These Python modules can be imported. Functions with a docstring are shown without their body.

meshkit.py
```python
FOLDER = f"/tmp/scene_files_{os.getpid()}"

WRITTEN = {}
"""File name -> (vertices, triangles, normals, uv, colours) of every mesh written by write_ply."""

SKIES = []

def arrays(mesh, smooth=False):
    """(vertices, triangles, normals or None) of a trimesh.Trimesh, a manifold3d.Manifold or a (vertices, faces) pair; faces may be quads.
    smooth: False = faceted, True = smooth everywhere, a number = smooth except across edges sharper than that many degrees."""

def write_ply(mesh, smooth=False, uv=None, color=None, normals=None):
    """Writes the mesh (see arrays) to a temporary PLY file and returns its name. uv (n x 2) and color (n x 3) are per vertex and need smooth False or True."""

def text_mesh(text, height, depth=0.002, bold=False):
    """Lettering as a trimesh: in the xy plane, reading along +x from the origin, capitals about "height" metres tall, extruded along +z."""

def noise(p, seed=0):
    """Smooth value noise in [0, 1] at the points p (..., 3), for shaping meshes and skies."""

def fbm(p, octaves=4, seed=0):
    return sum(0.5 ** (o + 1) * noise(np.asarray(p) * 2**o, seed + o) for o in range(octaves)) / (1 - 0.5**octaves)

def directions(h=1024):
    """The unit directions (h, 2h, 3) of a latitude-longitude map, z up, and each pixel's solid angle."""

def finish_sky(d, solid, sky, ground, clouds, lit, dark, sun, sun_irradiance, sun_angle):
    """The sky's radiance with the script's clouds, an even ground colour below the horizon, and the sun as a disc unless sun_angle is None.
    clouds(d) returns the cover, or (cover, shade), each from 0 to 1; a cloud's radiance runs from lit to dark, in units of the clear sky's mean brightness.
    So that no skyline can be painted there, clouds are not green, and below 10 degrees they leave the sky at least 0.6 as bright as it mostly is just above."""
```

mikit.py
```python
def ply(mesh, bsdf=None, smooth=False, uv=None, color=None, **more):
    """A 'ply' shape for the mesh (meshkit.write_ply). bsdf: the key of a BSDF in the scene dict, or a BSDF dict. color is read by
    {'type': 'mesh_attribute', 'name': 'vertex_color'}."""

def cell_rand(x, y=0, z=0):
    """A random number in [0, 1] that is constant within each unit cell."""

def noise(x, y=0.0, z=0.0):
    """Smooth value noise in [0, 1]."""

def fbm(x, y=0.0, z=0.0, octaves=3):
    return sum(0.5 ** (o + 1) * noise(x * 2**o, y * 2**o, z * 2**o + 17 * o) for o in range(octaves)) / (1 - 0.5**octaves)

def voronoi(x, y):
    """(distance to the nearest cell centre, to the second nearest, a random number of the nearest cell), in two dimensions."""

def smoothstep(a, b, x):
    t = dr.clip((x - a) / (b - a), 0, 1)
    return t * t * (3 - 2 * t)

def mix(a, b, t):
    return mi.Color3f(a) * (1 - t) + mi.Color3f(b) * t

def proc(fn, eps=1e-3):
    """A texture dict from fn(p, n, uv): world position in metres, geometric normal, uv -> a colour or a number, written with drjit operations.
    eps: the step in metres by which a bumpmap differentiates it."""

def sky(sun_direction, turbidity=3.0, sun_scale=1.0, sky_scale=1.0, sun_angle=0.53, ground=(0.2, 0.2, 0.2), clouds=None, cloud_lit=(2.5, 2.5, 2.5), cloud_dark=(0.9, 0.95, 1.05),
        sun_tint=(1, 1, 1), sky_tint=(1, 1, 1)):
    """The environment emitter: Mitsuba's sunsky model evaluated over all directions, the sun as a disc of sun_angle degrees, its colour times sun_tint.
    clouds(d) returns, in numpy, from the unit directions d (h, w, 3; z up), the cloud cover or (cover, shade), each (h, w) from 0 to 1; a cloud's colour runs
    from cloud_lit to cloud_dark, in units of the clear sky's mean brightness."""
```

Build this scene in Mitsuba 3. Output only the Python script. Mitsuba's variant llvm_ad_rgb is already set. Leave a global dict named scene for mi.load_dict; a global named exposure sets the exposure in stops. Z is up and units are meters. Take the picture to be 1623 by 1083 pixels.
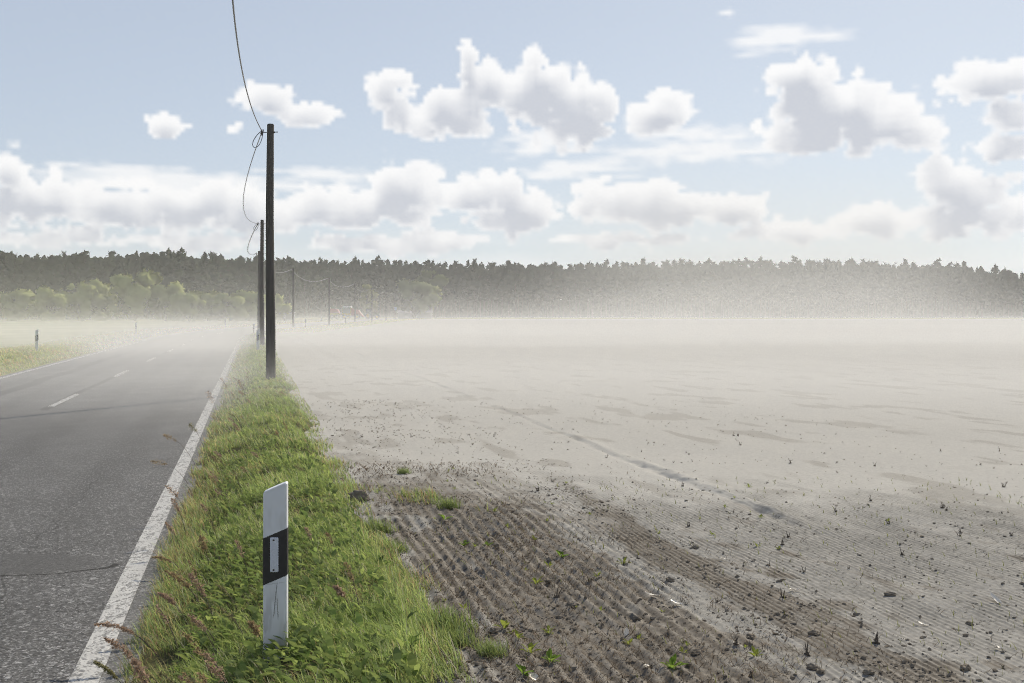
import math
import numpy as np
import trimesh
import drjit as dr
import mitsuba as mi
import mikit
import meshkit
from scipy.interpolate import PchipInterpolator

T = mi.ScalarTransform4f
scene, labels = {}, {}

# ------------------------------------------------------------------ camera, sky, exposure
CAM_H = 1.75
scene['camera'] = {'type': 'perspective', 'fov': 2 * math.degrees(math.atan(811.5 / 1900)), 'fov_axis': 'x',
                   'to_world': T().look_at(origin=[0, 0, CAM_H], target=[0, 10, CAM_H], up=[0, 0, 1]),
                   'principal_point_offset_y': 46.5 / 1083, 'near_clip': 0.05, 'far_clip': 4000.0,
                   'medium': {'type': 'ref', 'id': 'dusty_air'}}
exposure = 1.36

CL = np.array([(-16.0,8.5,0.8,0.4),(-13.1,8.4,0.3,0.3),(-11.6,9.8,1.2,0.7),(-9.9,9.2,1.4,0.5),(-5.9,10.3,0.9,0.7),(-5.4,9.4,0.7,0.8),(-2.9,9.3,1.7,0.9),(-1.9,11.8,0.4,1.0),(-1.1,10.6,1.1,1.0),(1.2,10.4,2.3,1.3),(2.8,9.5,1.8,1.4),(3.6,8.8,1.1,0.6),(1.5,8.1,2.3,0.4),(7.0,9.2,1.5,0.8),(8.6,8.3,2.5,0.3),(8.9,7.4,4.4,0.4),(13.6,10.5,1.3,1.1),(15.3,9.1,2.8,1.2),(17.9,8.3,2.0,1.0),(13.6,8.0,1.7,0.6),(22.3,10.1,2.2,0.8),(22.7,8.6,1.2,0.8),(22.3,7.2,1.4,0.4),(12.6,12.6,2.2,0.4),(10.1,14.0,0.4,0.15),(3.0,6.7,2.0,0.3),
    (20.7,5.5,1.8,1.1),(20.5,4.2,2.1,0.7),(22.7,4.4,1.2,0.6),(-22.9,6.1,0.9,1.1),(-21.6,4.8,2.3,0.9),(-18.7,4.8,2.4,0.8),(-15.1,4.9,3.1,0.9),(-12.2,4.6,2.3,0.8),(-15.1,6.1,7.6,0.4),(-8.7,6.3,1.8,0.3),(-9.3,4.8,1.8,0.8),(-7.5,4.9,1.8,0.8),(-5.2,5.6,1.6,1.3),(-1.3,5.6,2.3,0.8),(0.6,4.7,1.8,0.8),(5.4,5.2,2.4,0.9),(8.0,4.9,1.8,0.8),(10.7,4.8,1.5,0.6),(16.9,4.0,1.9,0.6),(-21.1,3.3,2.4,0.3),(-14.5,3.2,2.3,0.4),(-6.4,3.2,2.7,0.4),(-3.4,3.4,1.8,0.3),(5.7,3.4,2.7,0.3),(13.0,3.7,2.3,0.4)])
STREAK = {24, 12, 14, 15, 23, 25, 34, 35}


def cloud_field(d):
    az = np.degrees(np.arctan2(d[..., 0], d[..., 1]))
    el = np.degrees(np.arcsin(np.clip(d[..., 2], -1, 1)))
    cover, shade = np.zeros(az.shape), np.zeros(az.shape)
    sel = (el > -0.5)
    a, e = az[sel], el[sel]
    # wobble the outlines so that they curl
    P = np.stack([a / 1.1, e / 0.8, 0 * a], -1)
    wx, wy = meshkit.fbm(P, 4, 3) - .5, meshkit.fbm(P, 4, 9) - .5
    aw, ew = a + wx * 1.2, e + wy * .8
    f = np.full(a.shape, -1.5)
    soft = np.full(a.shape, -1.5)
    low = np.full(a.shape, -2.0)
    for i, (ca, ce, ra, re) in enumerate(CL):
        m = (np.abs(a - ca) < 3 * ra + 2) & (np.abs(e - ce) < 3 * re + 2)
        q = 1 - np.sqrt(((aw[m] - ca) / (ra * 1.25)) ** 2 + ((ew[m] - ce) / (re * 1.3)) ** 2)
        if i in STREAK:
            soft[m] = np.maximum(soft[m], q)
        else:
            f[m] = np.maximum(f[m], q)
            low[m] = np.maximum(low[m], np.where(q > -.3, (ce - ew[m]) / re * .5 + q * .6, -2))
    # outside the view: similar sky, its clouds thinned to strengthen the shadows
    out = np.clip((np.abs(a) - 25) / 6, 0, 1) + np.clip((e - 15.5) / 4, 0, 1)
    big = meshkit.fbm(np.stack([d[sel][:, 0] / (d[sel][:, 2] + .12) * 1.3, d[sel][:, 1] / (d[sel][:, 2] + .12) * 1.3, 0 * a], -1), 5, 21)
    fo = (big - .64) * 5
    f = np.where(out > 0.5, np.maximum(f, fo), f)
    low = np.where(out > 0.5, np.maximum(low, fo * .4), low)
    def puffs(sx, sy, o, seed):
        t = 0
        for k in range(o):
            t = t + .5 ** (k + 1) * np.abs(2 * meshkit.noise(np.stack([a / sx * 2 ** k, e / sy * 2 ** k, 0 * a + seed], -1), seed + k) - 1)
        return t / (1 - .5 ** o)
    pf = puffs(1.15, .85, 4, 60)
    n = .35 * meshkit.fbm(np.stack([a / .95, e / .62, 0 * a + 5], -1), 6, 30) + .65 * (pf * 1.25)
    n2 = .5 * meshkit.fbm(np.stack([a / 1.3 + .9, e / .85 - .5, 0 * a + 8], -1), 4, 33) + .5 * (.95 - 1.1 * puffs(.95, .7, 3, 60))
    g = f + (n - .47) * 1.15
    c1 = np.clip((g + .0) / .09, 0, 1)
    st = meshkit.fbm(np.stack([a / 2.6 + e * .5, e / .22, 0 * a], -1), 4, 50)
    c2 = .8 * np.clip((soft + (st - .5) * 1.5 + .15) / .7, 0, 1)
    # hazy bank low down
    bank = .7 * np.clip((4.2 - e) / 2.6, 0, 1) * np.clip(.35 + 1.6 * (meshkit.fbm(np.stack([a / 4.2, e / .75, 0 * a], -1), 5, 70) - .42), 0, .8)
    cc = 1 - (1 - c1 * .96) * (1 - c2) * (1 - bank)
    # light comes from beyond the clouds: thick middles are grey, edges shine
    gg = np.full(az.shape, -1.0); gg[sel] = np.clip(g / .8, 0, 1.2) * (c1 > 0)
    gg = np.maximum(gg, 0); od = np.zeros_like(gg)
    for k, w in ((1, .10), (2, .16), (3, .18), (5, .2), (7, .2), (9, .16)):
        od[k:] += w * gg[:-k]
    od = .7 * od + .15 * np.roll(od, 2, 1) + .15 * np.roll(od, -2, 1)
    od = od[sel]
    th = np.clip(g / .35, 0, 1)
    sh = th * np.clip(1.5 * od - .10 + .55 * (n2 - .45) + .25 * np.clip(low - .3, 0, 1), 0, 1)
    # a thin veil of high haze, thinned overhead to lessen the fill light
    veil = .50 - .46 * np.clip((e - 18) / 22, 0, 1)
    tot = cc + (1 - cc) * veil
    cover[sel], shade[sel] = tot, (cc * sh * np.clip(c1 * 2, 0, 1) + (1 - cc) * veil) / np.maximum(tot, 1e-6)
    return cover, shade


SUN = (math.sin(math.radians(25)) * math.cos(math.radians(33)), math.cos(math.radians(25)) * math.cos(math.radians(33)), math.sin(math.radians(33)))
scene['sky'] = mikit.sky(SUN, turbidity=2.2, sun_scale=1.85, sky_scale=1.42, ground=(.25, .25, .22), clouds=cloud_field,
                         cloud_lit=(3.45, 3.45, 3.45), cloud_dark=(2.1, 2.2, 2.42), sky_tint=(1.12, 1.0, .98), sun_tint=(.88, 1.0, 1.2))

# ------------------------------------------------------------------ helpers
def ref(k): return {'type': 'ref', 'id': k}


def tag(key, label=None, category=None, group=None, kind=None):
    d = labels.setdefault(key, {})
    for k, v in (('label', label), ('category', category), ('group', group), ('kind', kind)):
        if v: d[k] = v


used = {}
def number(base):
    n = used.get(base, 0); used[base] = n + 1
    return base if n == 0 else '%s_%03d' % (base, n)


def put(key, mesh, bsdf, smooth=False, color=None, to=None):
    d = mikit.ply(mesh, bsdf, smooth=smooth, color=color)
    if to is not None: d['to_world'] = to
    scene[key] = d
    return d


def smooth01(a, b, x):
    t = np.clip((x - a) / (b - a), 0, 1)
    return t * t * (3 - 2 * t)


def cat(ms):
    return trimesh.util.concatenate(ms)


def box(x0, x1, y0, y1, z0, z1, ch=0.0):
    """A box with chamfered edges."""
    if ch <= 0:
        m = trimesh.creation.box((x1 - x0, y1 - y0, z1 - z0))
    else:
        hx, hy, hz = (x1 - x0) / 2, (y1 - y0) / 2, (z1 - z0) / 2
        p = [(sx * (hx - a * ch), sy * (hy - b * ch), sz * (hz - c * ch)) for sx in (-1, 1) for sy in (-1, 1) for sz in (-1, 1) for a, b, c in ((0, 1, 1), (1, 0, 1), (1, 1, 0))]
        m = trimesh.convex.convex_hull(np.array(p))
    m.apply_translation(((x0 + x1) / 2, (y0 + y1) / 2, (z0 + z1) / 2))
    return m


def hull(pts):
    return trimesh.convex.convex_hull(np.array(pts, float))


def cyl(p0, p1, r, n=14, r1=None):
    p0, p1 = np.array(p0, float), np.array(p1, float)
    return tube([p0, p1], [r, r if r1 is None else r1], n)


def tube(pts, radii, n=8, cap=True):
    p = np.asarray(pts, float); k = len(p)
    r = np.broadcast_to(np.asarray(radii, float), (k,))
    t = np.gradient(p, axis=0) if k > 2 else np.array([p[1] - p[0]] * 2)
    t /= np.linalg.norm(t, axis=1, keepdims=True) + 1e-12
    a = np.cross(t, [0.0, 0, 1]); bad = np.linalg.norm(a, axis=1) < 1e-2
    a[bad] = np.cross(t[bad], [1.0, 0, 0])
    for i in range(1, k):
        a[i] = a[i - 1] - t[i] * (a[i - 1] @ t[i])
    a /= np.linalg.norm(a, axis=1, keepdims=True) + 1e-12
    b = np.cross(t, a); an = np.arange(n) * 2 * np.pi / n
    v = p[:, None] + r[:, None, None] * (np.cos(an)[None, :, None] * a[:, None] + np.sin(an)[None, :, None] * b[:, None])
    v = v.reshape(-1, 3)
    f = []
    for i in range(k - 1):
        for j in range(n):
            q = [i * n + j, i * n + (j + 1) % n, (i + 1) * n + (j + 1) % n, (i + 1) * n + j]
            f += [[q[0], q[1], q[2]], [q[0], q[2], q[3]]]
    if cap:
        v = np.vstack([v, p[0], p[-1]])
        c0, c1 = k * n, k * n + 1
        f += [[c0, (j + 1) % n, j] for j in range(n)] + [[c1, (k - 1) * n + j, (k - 1) * n + (j + 1) % n] for j in range(n)]
    return trimesh.Trimesh(v, np.array(f), process=False)


def sheet(S, Y, fz):
    """A height field over a grid of (s, y): s is the distance to the right of the road's middle line."""
    s, y = np.meshgrid(S, Y)
    x = c(y) + s
    v = np.stack([x, y, fz(s, y)], -1).reshape(-1, 3)
    n = len(S); i, j = np.meshgrid(np.arange(len(Y) - 1), np.arange(n - 1), indexing='ij')
    q = (i * n + j).ravel()
    return trimesh.Trimesh(v, np.vstack([np.stack([q, q + 1, q + n + 1], 1), np.stack([q, q + n + 1, q + n], 1)]), process=False)


# ------------------------------------------------------------------ the lie of the land
_py = np.concatenate([np.arange(-80, 90, 10.0), [95, 108, 122, 140, 160, 200, 240, 280, 320, 360, 420, 950]])
_px = np.concatenate([-4.37 - .2166 * np.arange(-80, 90, 10.0), [-24.95, -26.9, -28.0, -28.7, -29.3, -30.8, -32.4, -33.6, -33.4, -30, -20, 90]])
_c = PchipInterpolator(_py, _px)
def c(y): return _c(np.asarray(y, float))
def nz(x, y, f, o=3, seed=0): return meshkit.fbm(np.stack([np.asarray(x) * f, np.asarray(y) * f, 0 * np.asarray(x)], -1), o, seed) - .5


def hbase(s, y):
    s, y = np.asarray(s, float), np.asarray(y, float)
    road = -.30 + .24 * smooth01(85, 150, y)
    verge = -.02 + .05 * nz(s, y, .7)
    wob = .36 * nz(s * 0, y, .55, 3, 5)
    right = road + (verge - road) * smooth01(3.72, 4.75, s)
    right = right + (-.13 - right) * smooth01(5.08 + wob, 5.28 + wob, s)
    left = road + (-.03 + .05 * nz(s, y, .7, 3, 2) - road) * smooth01(3.72, 5.2, -s)
    return np.where(s > 0, right, left)


def ground_z(x, y): return float(hbase(x - c(y), y))


# ------------------------------------------------------------------ materials
def M(name, d): scene['mat_' + name] = d; return 'mat_' + name
def two(d): return {'type': 'twosided', 'bsdf': d}
def pri(col, rough=.6, **k):
    return two({'type': 'principled', 'base_color': {'type': 'rgb', 'value': list(col)}, 'roughness': rough, **k})


def road_s(p): return p.x + 4.37 + .2166 * p.y


def asphalt(p, n, uv):
    s = road_s(p)
    near = p.y < 90
    g1 = mikit.cell_rand(p.x * 95, p.y * 95)
    g2 = mikit.noise(p.x * 60 + 7, p.y * 60, 3.0)
    g3 = mikit.cell_rand(p.x * 38 + 3, p.y * 38 + 9)
    big = mikit.fbm(p.x * .5, p.y * .5, 1.0)
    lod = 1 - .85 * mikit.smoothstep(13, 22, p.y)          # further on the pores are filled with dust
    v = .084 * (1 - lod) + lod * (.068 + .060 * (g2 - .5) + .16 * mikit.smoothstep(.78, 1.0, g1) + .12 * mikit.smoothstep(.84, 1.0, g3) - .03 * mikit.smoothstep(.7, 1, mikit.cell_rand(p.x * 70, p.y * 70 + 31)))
    mott = mikit.fbm(p.x * 2.6, p.y * 1.5, 5.0)
    lane = dr.abs(dr.abs(s) - 1.75)
    path = mikit.smoothstep(.42, .12, dr.abs(lane - .78 + .25 * (big - .5)))
    v = v * (.72 + .3 * big + .28 * mott) * (1 - .13 * path)
    # fine cracks running across the lane and along the wheel path
    k1 = p.y - 7.95 - .10 * s - .22 * (mikit.fbm(s * 1.8, 2.0, 7.0) - .5)
    k2 = s - 2.55 - .5 * (mikit.fbm(p.y * .7, 4.0, 9.0) - .5)
    v = v * (1 - .6 * mikit.smoothstep(.012, .004, dr.abs(k1)) * mikit.smoothstep(1.6, 2.0, s) * mikit.smoothstep(.35, .5, mikit.noise(s * 5, 3.0)))
    v = v * (1 - .5 * mikit.smoothstep(.014, .005, dr.abs(k2)) * mikit.smoothstep(.45, .6, mikit.fbm(p.y * .9, 11.0, 2.0)) * mikit.smoothstep(26, 16, p.y))
    # an old round patch with a crack along its edge
    ex, ey = (p.x + 4.15) / .95, (p.y - 9.78) / .46
    r = dr.sqrt(ex * ex + ey * ey) + .10 * (mikit.noise(p.x * 5, p.y * 5) - .5)
    patch = .8 - .8 * mikit.smoothstep(.72, 1.02, r)
    v = v * (1 - patch) + patch * (.062 + .030 * (g2 - .5) + .02 * mikit.smoothstep(.85, 1, g1))
    crack = mikit.smoothstep(.045, .02, dr.abs(r - .99)) * mikit.smoothstep(.05, -.1, ey)
    v = v * (1 - .85 * crack)
    # dark joint in the middle, and a strip of tar in the far lane
    w = mikit.fbm(p.y * .35, s * .4, 4.0)
    seam = mikit.smoothstep(.14, .05, dr.abs(s + .02 + .12 * (w - .5))) * mikit.smoothstep(.40, .56, mikit.fbm(p.y * .3, 8.0, 2.0)) * mikit.smoothstep(15, 20, p.y)
    strip = mikit.smoothstep(.30, .12, dr.abs(s + 1.95 + .5 * (w - .5))) * mikit.smoothstep(14, 20, p.y) * mikit.smoothstep(75, 50, p.y) * (.4 + .9 * w)
    v = v * (1 - .5 * dr.select(near, seam, 0)) * (1 - .42 * dr.select(near, strip, 0))
    dust = .95 * mikit.smoothstep(14, 75, p.y) + .25 * mikit.smoothstep(3.3, 3.75, s)  # dust film, with the sheen of the far road painted in as paler colour
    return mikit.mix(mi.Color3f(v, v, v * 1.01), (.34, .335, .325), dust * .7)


def asphalt_bump(p, n, uv):
    return (1 - .92 * mikit.smoothstep(12, 20, p.y)) * (.5 * mikit.noise(p.x * 90, p.y * 90) + .5 * mikit.noise(p.x * 45, p.y * 45))


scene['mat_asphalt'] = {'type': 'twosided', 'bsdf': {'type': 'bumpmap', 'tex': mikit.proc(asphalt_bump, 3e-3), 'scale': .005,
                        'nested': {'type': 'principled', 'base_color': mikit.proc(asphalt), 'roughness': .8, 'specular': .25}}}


def paint(p, n, uv):
    w = mikit.fbm(p.x * 7, p.y * 7, 2.0)
    g = mikit.noise(p.x * 95, p.y * 80)
    g2 = mikit.noise(p.x * 34 + 5, p.y * 16)
    worn = mikit.smoothstep(.56, .80, .45 * g + .35 * g2 + .4 * w)
    v = .38 + .14 * (w - .5)
    return mikit.mix((v, v * .99, v * .955), (.10, .098, .094), worn * .85)


scene['mat_paint'] = {'type': 'twosided', 'bsdf': {'type': 'bumpmap', 'tex': mikit.proc(asphalt_bump, 3e-3), 'scale': .004,
                      'nested': {'type': 'principled', 'base_color': mikit.proc(paint), 'roughness': .6}}}


def field_col(p, n, uv):
    s = road_s(p)
    far = mikit.smoothstep(40, 70, p.y)
    b1 = mikit.fbm(s * 1.1, p.y * .32, 3.0)
    b2 = mikit.fbm(s * 5, p.y * 2.2, 6.0)
    g = mikit.noise(p.x * 42, p.y * 42)
    g1 = mikit.cell_rand(p.x * 55, p.y * 55)
    sw = s + .09 * (mikit.noise(s * 1.3, p.y * .55) - .5)
    fine = mikit.smoothstep(7.0, 7.5, s)
    row = (.5 + .5 * dr.cos(sw * (2 * math.pi / .095))) * (1 - fine) + fine * (.5 + .5 * dr.cos(sw * (2 * math.pi / .048)))
    band = mikit.smoothstep(5.35, 6.0, s + (b1 - .5) * .7) * mikit.smoothstep(7.5, 6.7, s + (b1 - .5) * .9) + .75 * mikit.smoothstep(.32, .08, dr.abs(s - 7.75 + (b1 - .5) * .5))
    brown = mikit.smoothstep(.40, .64, .42 * band + .62 * b2 + .25 * (b1 - .35) + .30 * (mikit.noise(s * 9, p.y * 5) - .5))
    sand = mikit.mix((.225, .22, .207), (.335, .326, .306), b2)
    soil = mikit.mix((.074, .063, .051), (.19, .167, .139), mikit.fbm(p.x * 9, p.y * 9, 1.0))
    col = mikit.mix(sand, soil, dr.clip(brown * (.62 + .30 * (1 - row) * (1 - .4 * g)), 0, 1))
    col = col * (1 - (.10 + .16 * fine) * (1 - row) * (1 - far)) * (.82 + .36 * g)
    col = col * (1 - .55 * mikit.smoothstep(.955, .985, g1))
    # dry blown sand lies over everything from a line on
    yb = 12.4 - .62 * p.x + 1.2 * mikit.smoothstep(0.0, -3.0, p.x) + 4.5 * mikit.smoothstep(1.0, 6.0, p.x) * .4
    drift = mikit.smoothstep(-1.6, 2.0, p.y - yb + 4.2 * (mikit.fbm(s * .9, p.y * .5, 9.0) - .5) + 2.4 * (b2 - .5))
    spots = mikit.smoothstep(.60, .72, mikit.fbm(s * 2.2, p.y * .8, 12.0)) * mikit.smoothstep(60, 15, p.y)
    dcol = mikit.mix((.40, .392, .37), (.25, .235, .21), .5 * spots) * (.93 + .14 * g)
    col = mikit.mix(col, dcol, drift * (.80 + .15 * b1))
    return col


scene['mat_field'] = two({'type': 'diffuse', 'reflectance': mikit.proc(field_col)})


def soil_col(p, n, uv):
    g = mikit.fbm(p.x * 14, p.y * 14, p.z * 14)
    return mikit.mix((.10, .085, .065), (.22, .19, .15), g)


scene['mat_soil'] = two({'type': 'diffuse', 'reflectance': mikit.proc(soil_col)})
scene['mat_clod'] = two({'type': 'diffuse', 'reflectance': mikit.proc(lambda p, n, uv: mikit.mix((.10, .085, .068), (.26, .23, .19), mikit.fbm(p.x * 30, p.y * 30, p.z * 30)))})


def meadow_col(p, n, uv):
    a = mikit.fbm(p.x * .05, p.y * .12, 1.0)
    b = mikit.fbm(p.x * .7, p.y * .35, 2.0)
    return mikit.mix((.17, .19, .075), (.27, .275, .12), .6 * a + .5 * b - .05)


scene['mat_meadow'] = two({'type': 'diffuse', 'reflectance': mikit.proc(meadow_col)})
scene['mat_verge'] = two({'type': 'diffuse', 'reflectance': mikit.proc(lambda p, n, uv: mikit.mix((.045, .05, .022), (.12, .11, .065), mikit.fbm(p.x * 6, p.y * 6, 3.0)))})
scene['mat_earth'] = pri((.12, .11, .08), .95)


def thin(col, rough=.35, dt=.8):
    return {'type': 'principledthin', 'base_color': col, 'roughness': rough, 'diff_trans': dt, 'eta': 1.5}


VC = {'type': 'mesh_attribute', 'name': 'vertex_color'}
scene['mat_grass'] = thin(VC, .24, .95)
scene['mat_dry'] = thin(VC, .6, .5)


def leafcol(a, b, f, rough=.5, dt=.9):
    return thin(mikit.proc(lambda p, n, uv: mikit.mix(a, b, mikit.fbm(p.x * f, p.y * f, p.z * f))), rough, dt)


def farleaf(a, b, f, *_):
    return two({'type': 'diffuse', 'reflectance': mikit.proc(lambda p, n, uv: mikit.mix(a, b, mikit.fbm(p.x * f, p.y * f, p.z * f)))})


scene['mat_pine'] = farleaf((.020, .028, .018), (.060, .075, .042), .45, .6, .5)
scene['mat_forest'] = farleaf((.022, .030, .019), (.058, .072, .042), .3, .6, .4)
scene['mat_bush'] = farleaf((.20, .23, .075), (.38, .40, .16), .55, .5, .9)
scene['mat_willow'] = farleaf((.15, .17, .085), (.29, .31, .16), .5, .5, .9)
scene['mat_birch'] = farleaf((.13, .15, .03), (.22, .22, .06), .6, .5, .9)
scene['mat_oak'] = farleaf((.05, .07, .025), (.11, .13, .045), .5, .5, .8)
scene['mat_bark'] = pri((.075, .06, .048), .95)


def wood_col(p, n, uv):
    g = mikit.fbm(p.x * 60, p.y * 60, p.z * 1.6)
    h = mikit.fbm(p.x * 8, p.y * 8, p.z * .7 + 3)
    return mikit.mix((.032, .030, .028), (.10, .092, .082), .65 * g + .5 * h - .1)


scene['mat_wood'] = two({'type': 'principled', 'base_color': mikit.proc(wood_col), 'roughness': .8})
scene['mat_cable'] = pri((.14, .14, .145), .25, specular=.7)  # far spans only: sun glint put into the colour as a lighter grey
scene['mat_steel'] = pri((.12, .12, .125), .5, metallic=.5)
scene['mat_insulator'] = pri((.05, .045, .045), .3)


def white_col(p, n, uv):
    g = mikit.fbm(p.x * 25, p.y * 25, p.z * 6)
    dirt = mikit.smoothstep(.55, .8, g) * .25 + .4 * mikit.smoothstep(.28, .0, p.z)
    # scuffs low on the front of the nearest post
    lx, hz = p.x + 1.235, p.z
    scr = mikit.smoothstep(.0035, .0015, dr.abs(lx - .002 - .10 * (hz - .24))) * mikit.smoothstep(.15, .18, hz) * mikit.smoothstep(.36, .31, hz)
    scr = dr.maximum(scr, mikit.smoothstep(.003, .001, dr.abs(lx - .015 + .06 * (hz - .2))) * mikit.smoothstep(.14, .17, hz) * mikit.smoothstep(.27, .25, hz))
    scr = dr.maximum(scr, .5 * mikit.smoothstep(.003, .001, dr.abs(hz - .335 - .12 * (lx + .02))) * mikit.smoothstep(.06, .03, dr.abs(lx)))
    scr = dr.maximum(scr, .35 * mikit.smoothstep(.55, .75, mikit.fbm(lx * 40, hz * 9, 3.0)) * mikit.smoothstep(.33, .2, hz))
    scr = dr.select(p.y < 8, scr, 0)
    return mikit.mix(mikit.mix((.62, .64, .67), (.40, .39, .36), dr.clip(dirt, 0, 1)), (.10, .10, .10), dr.clip(scr, 0, 1) * .75)


scene['mat_white'] = two({'type': 'principled', 'base_color': mikit.proc(white_col), 'roughness': .42})
scene['mat_black'] = pri((.018, .018, .02), .4)
scene['mat_reflector'] = two({'type': 'principled', 'base_color': mikit.proc(lambda p, n, uv: mikit.mix((.42, .45, .52), (.60, .63, .70), .5 + .5 * dr.cos(p.z * 900) * dr.cos(p.x * 900))), 'roughness': .2, 'clearcoat': .8})
scene['mat_screw'] = pri((.03, .03, .03), .4)
scene['mat_red'] = pri((.30, .06, .05), .5)
scene['mat_dark_green'] = pri((.02, .05, .02), .45)
scene['mat_yellow'] = pri((.55, .42, .06), .5)
scene['mat_tyre'] = pri((.02, .02, .02), .85)
scene['mat_roof_white'] = pri((.78, .78, .78), .35)
scene['mat_glass'] = pri((.10, .13, .15), .08, specular=.7)
scene['mat_grey_wall'] = pri((.34, .35, .37), .8)
scene['mat_grey_dark'] = pri((.24, .245, .26), .8)
scene['mat_sign'] = pri((.45, .52, .70), .4)
scene['mat_husk'] = pri((.66, .61, .53), .5)
scene['mat_stalk'] = pri((.075, .06, .045), .8)
scene['mat_straw'] = thin(VC, .5, .3)
scene['mat_weed'] = thin(VC, .35, .9)
scene['mat_panicle'] = thin(VC, .6, .8)

# ------------------------------------------------------------------ setting: ground, road, verges, fields
Yv = np.concatenate([np.arange(-40, 3, 3.0), np.arange(3, 20, .15), np.arange(20, 60, .5), np.arange(60, 150, 2), np.arange(150, 420, 6), [430, 470]])
S = np.linspace(-3.78, 3.78, 13)
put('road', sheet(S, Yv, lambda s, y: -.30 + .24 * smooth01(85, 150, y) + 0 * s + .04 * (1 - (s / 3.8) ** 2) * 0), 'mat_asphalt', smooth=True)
tag('road', 'grey asphalt country road with worn white lines, bending right into the dust', kind='structure')


def stripe(s0, s1, y0, y1, step):
    Y = np.arange(y0, y1 + step / 2, step)
    return sheet(np.array([s0, s1]), Y, lambda s, y: -.296 + .24 * smooth01(85, 150, y) + 0 * s)


put('road__edge_line', stripe(3.35, 3.52, -30, 300, 1.0), 'mat_paint')
put('road__edge_line_001', stripe(-3.52, -3.35, -30, 300, 1.0), 'mat_paint')
for k, y0 in enumerate(range(2, 190, 12)):
    put('road__centre_dash' + ('_%03d' % k if k else ''), stripe(-.07, .07, y0, y0 + 4.0, 1.0), 'mat_paint')

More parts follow.
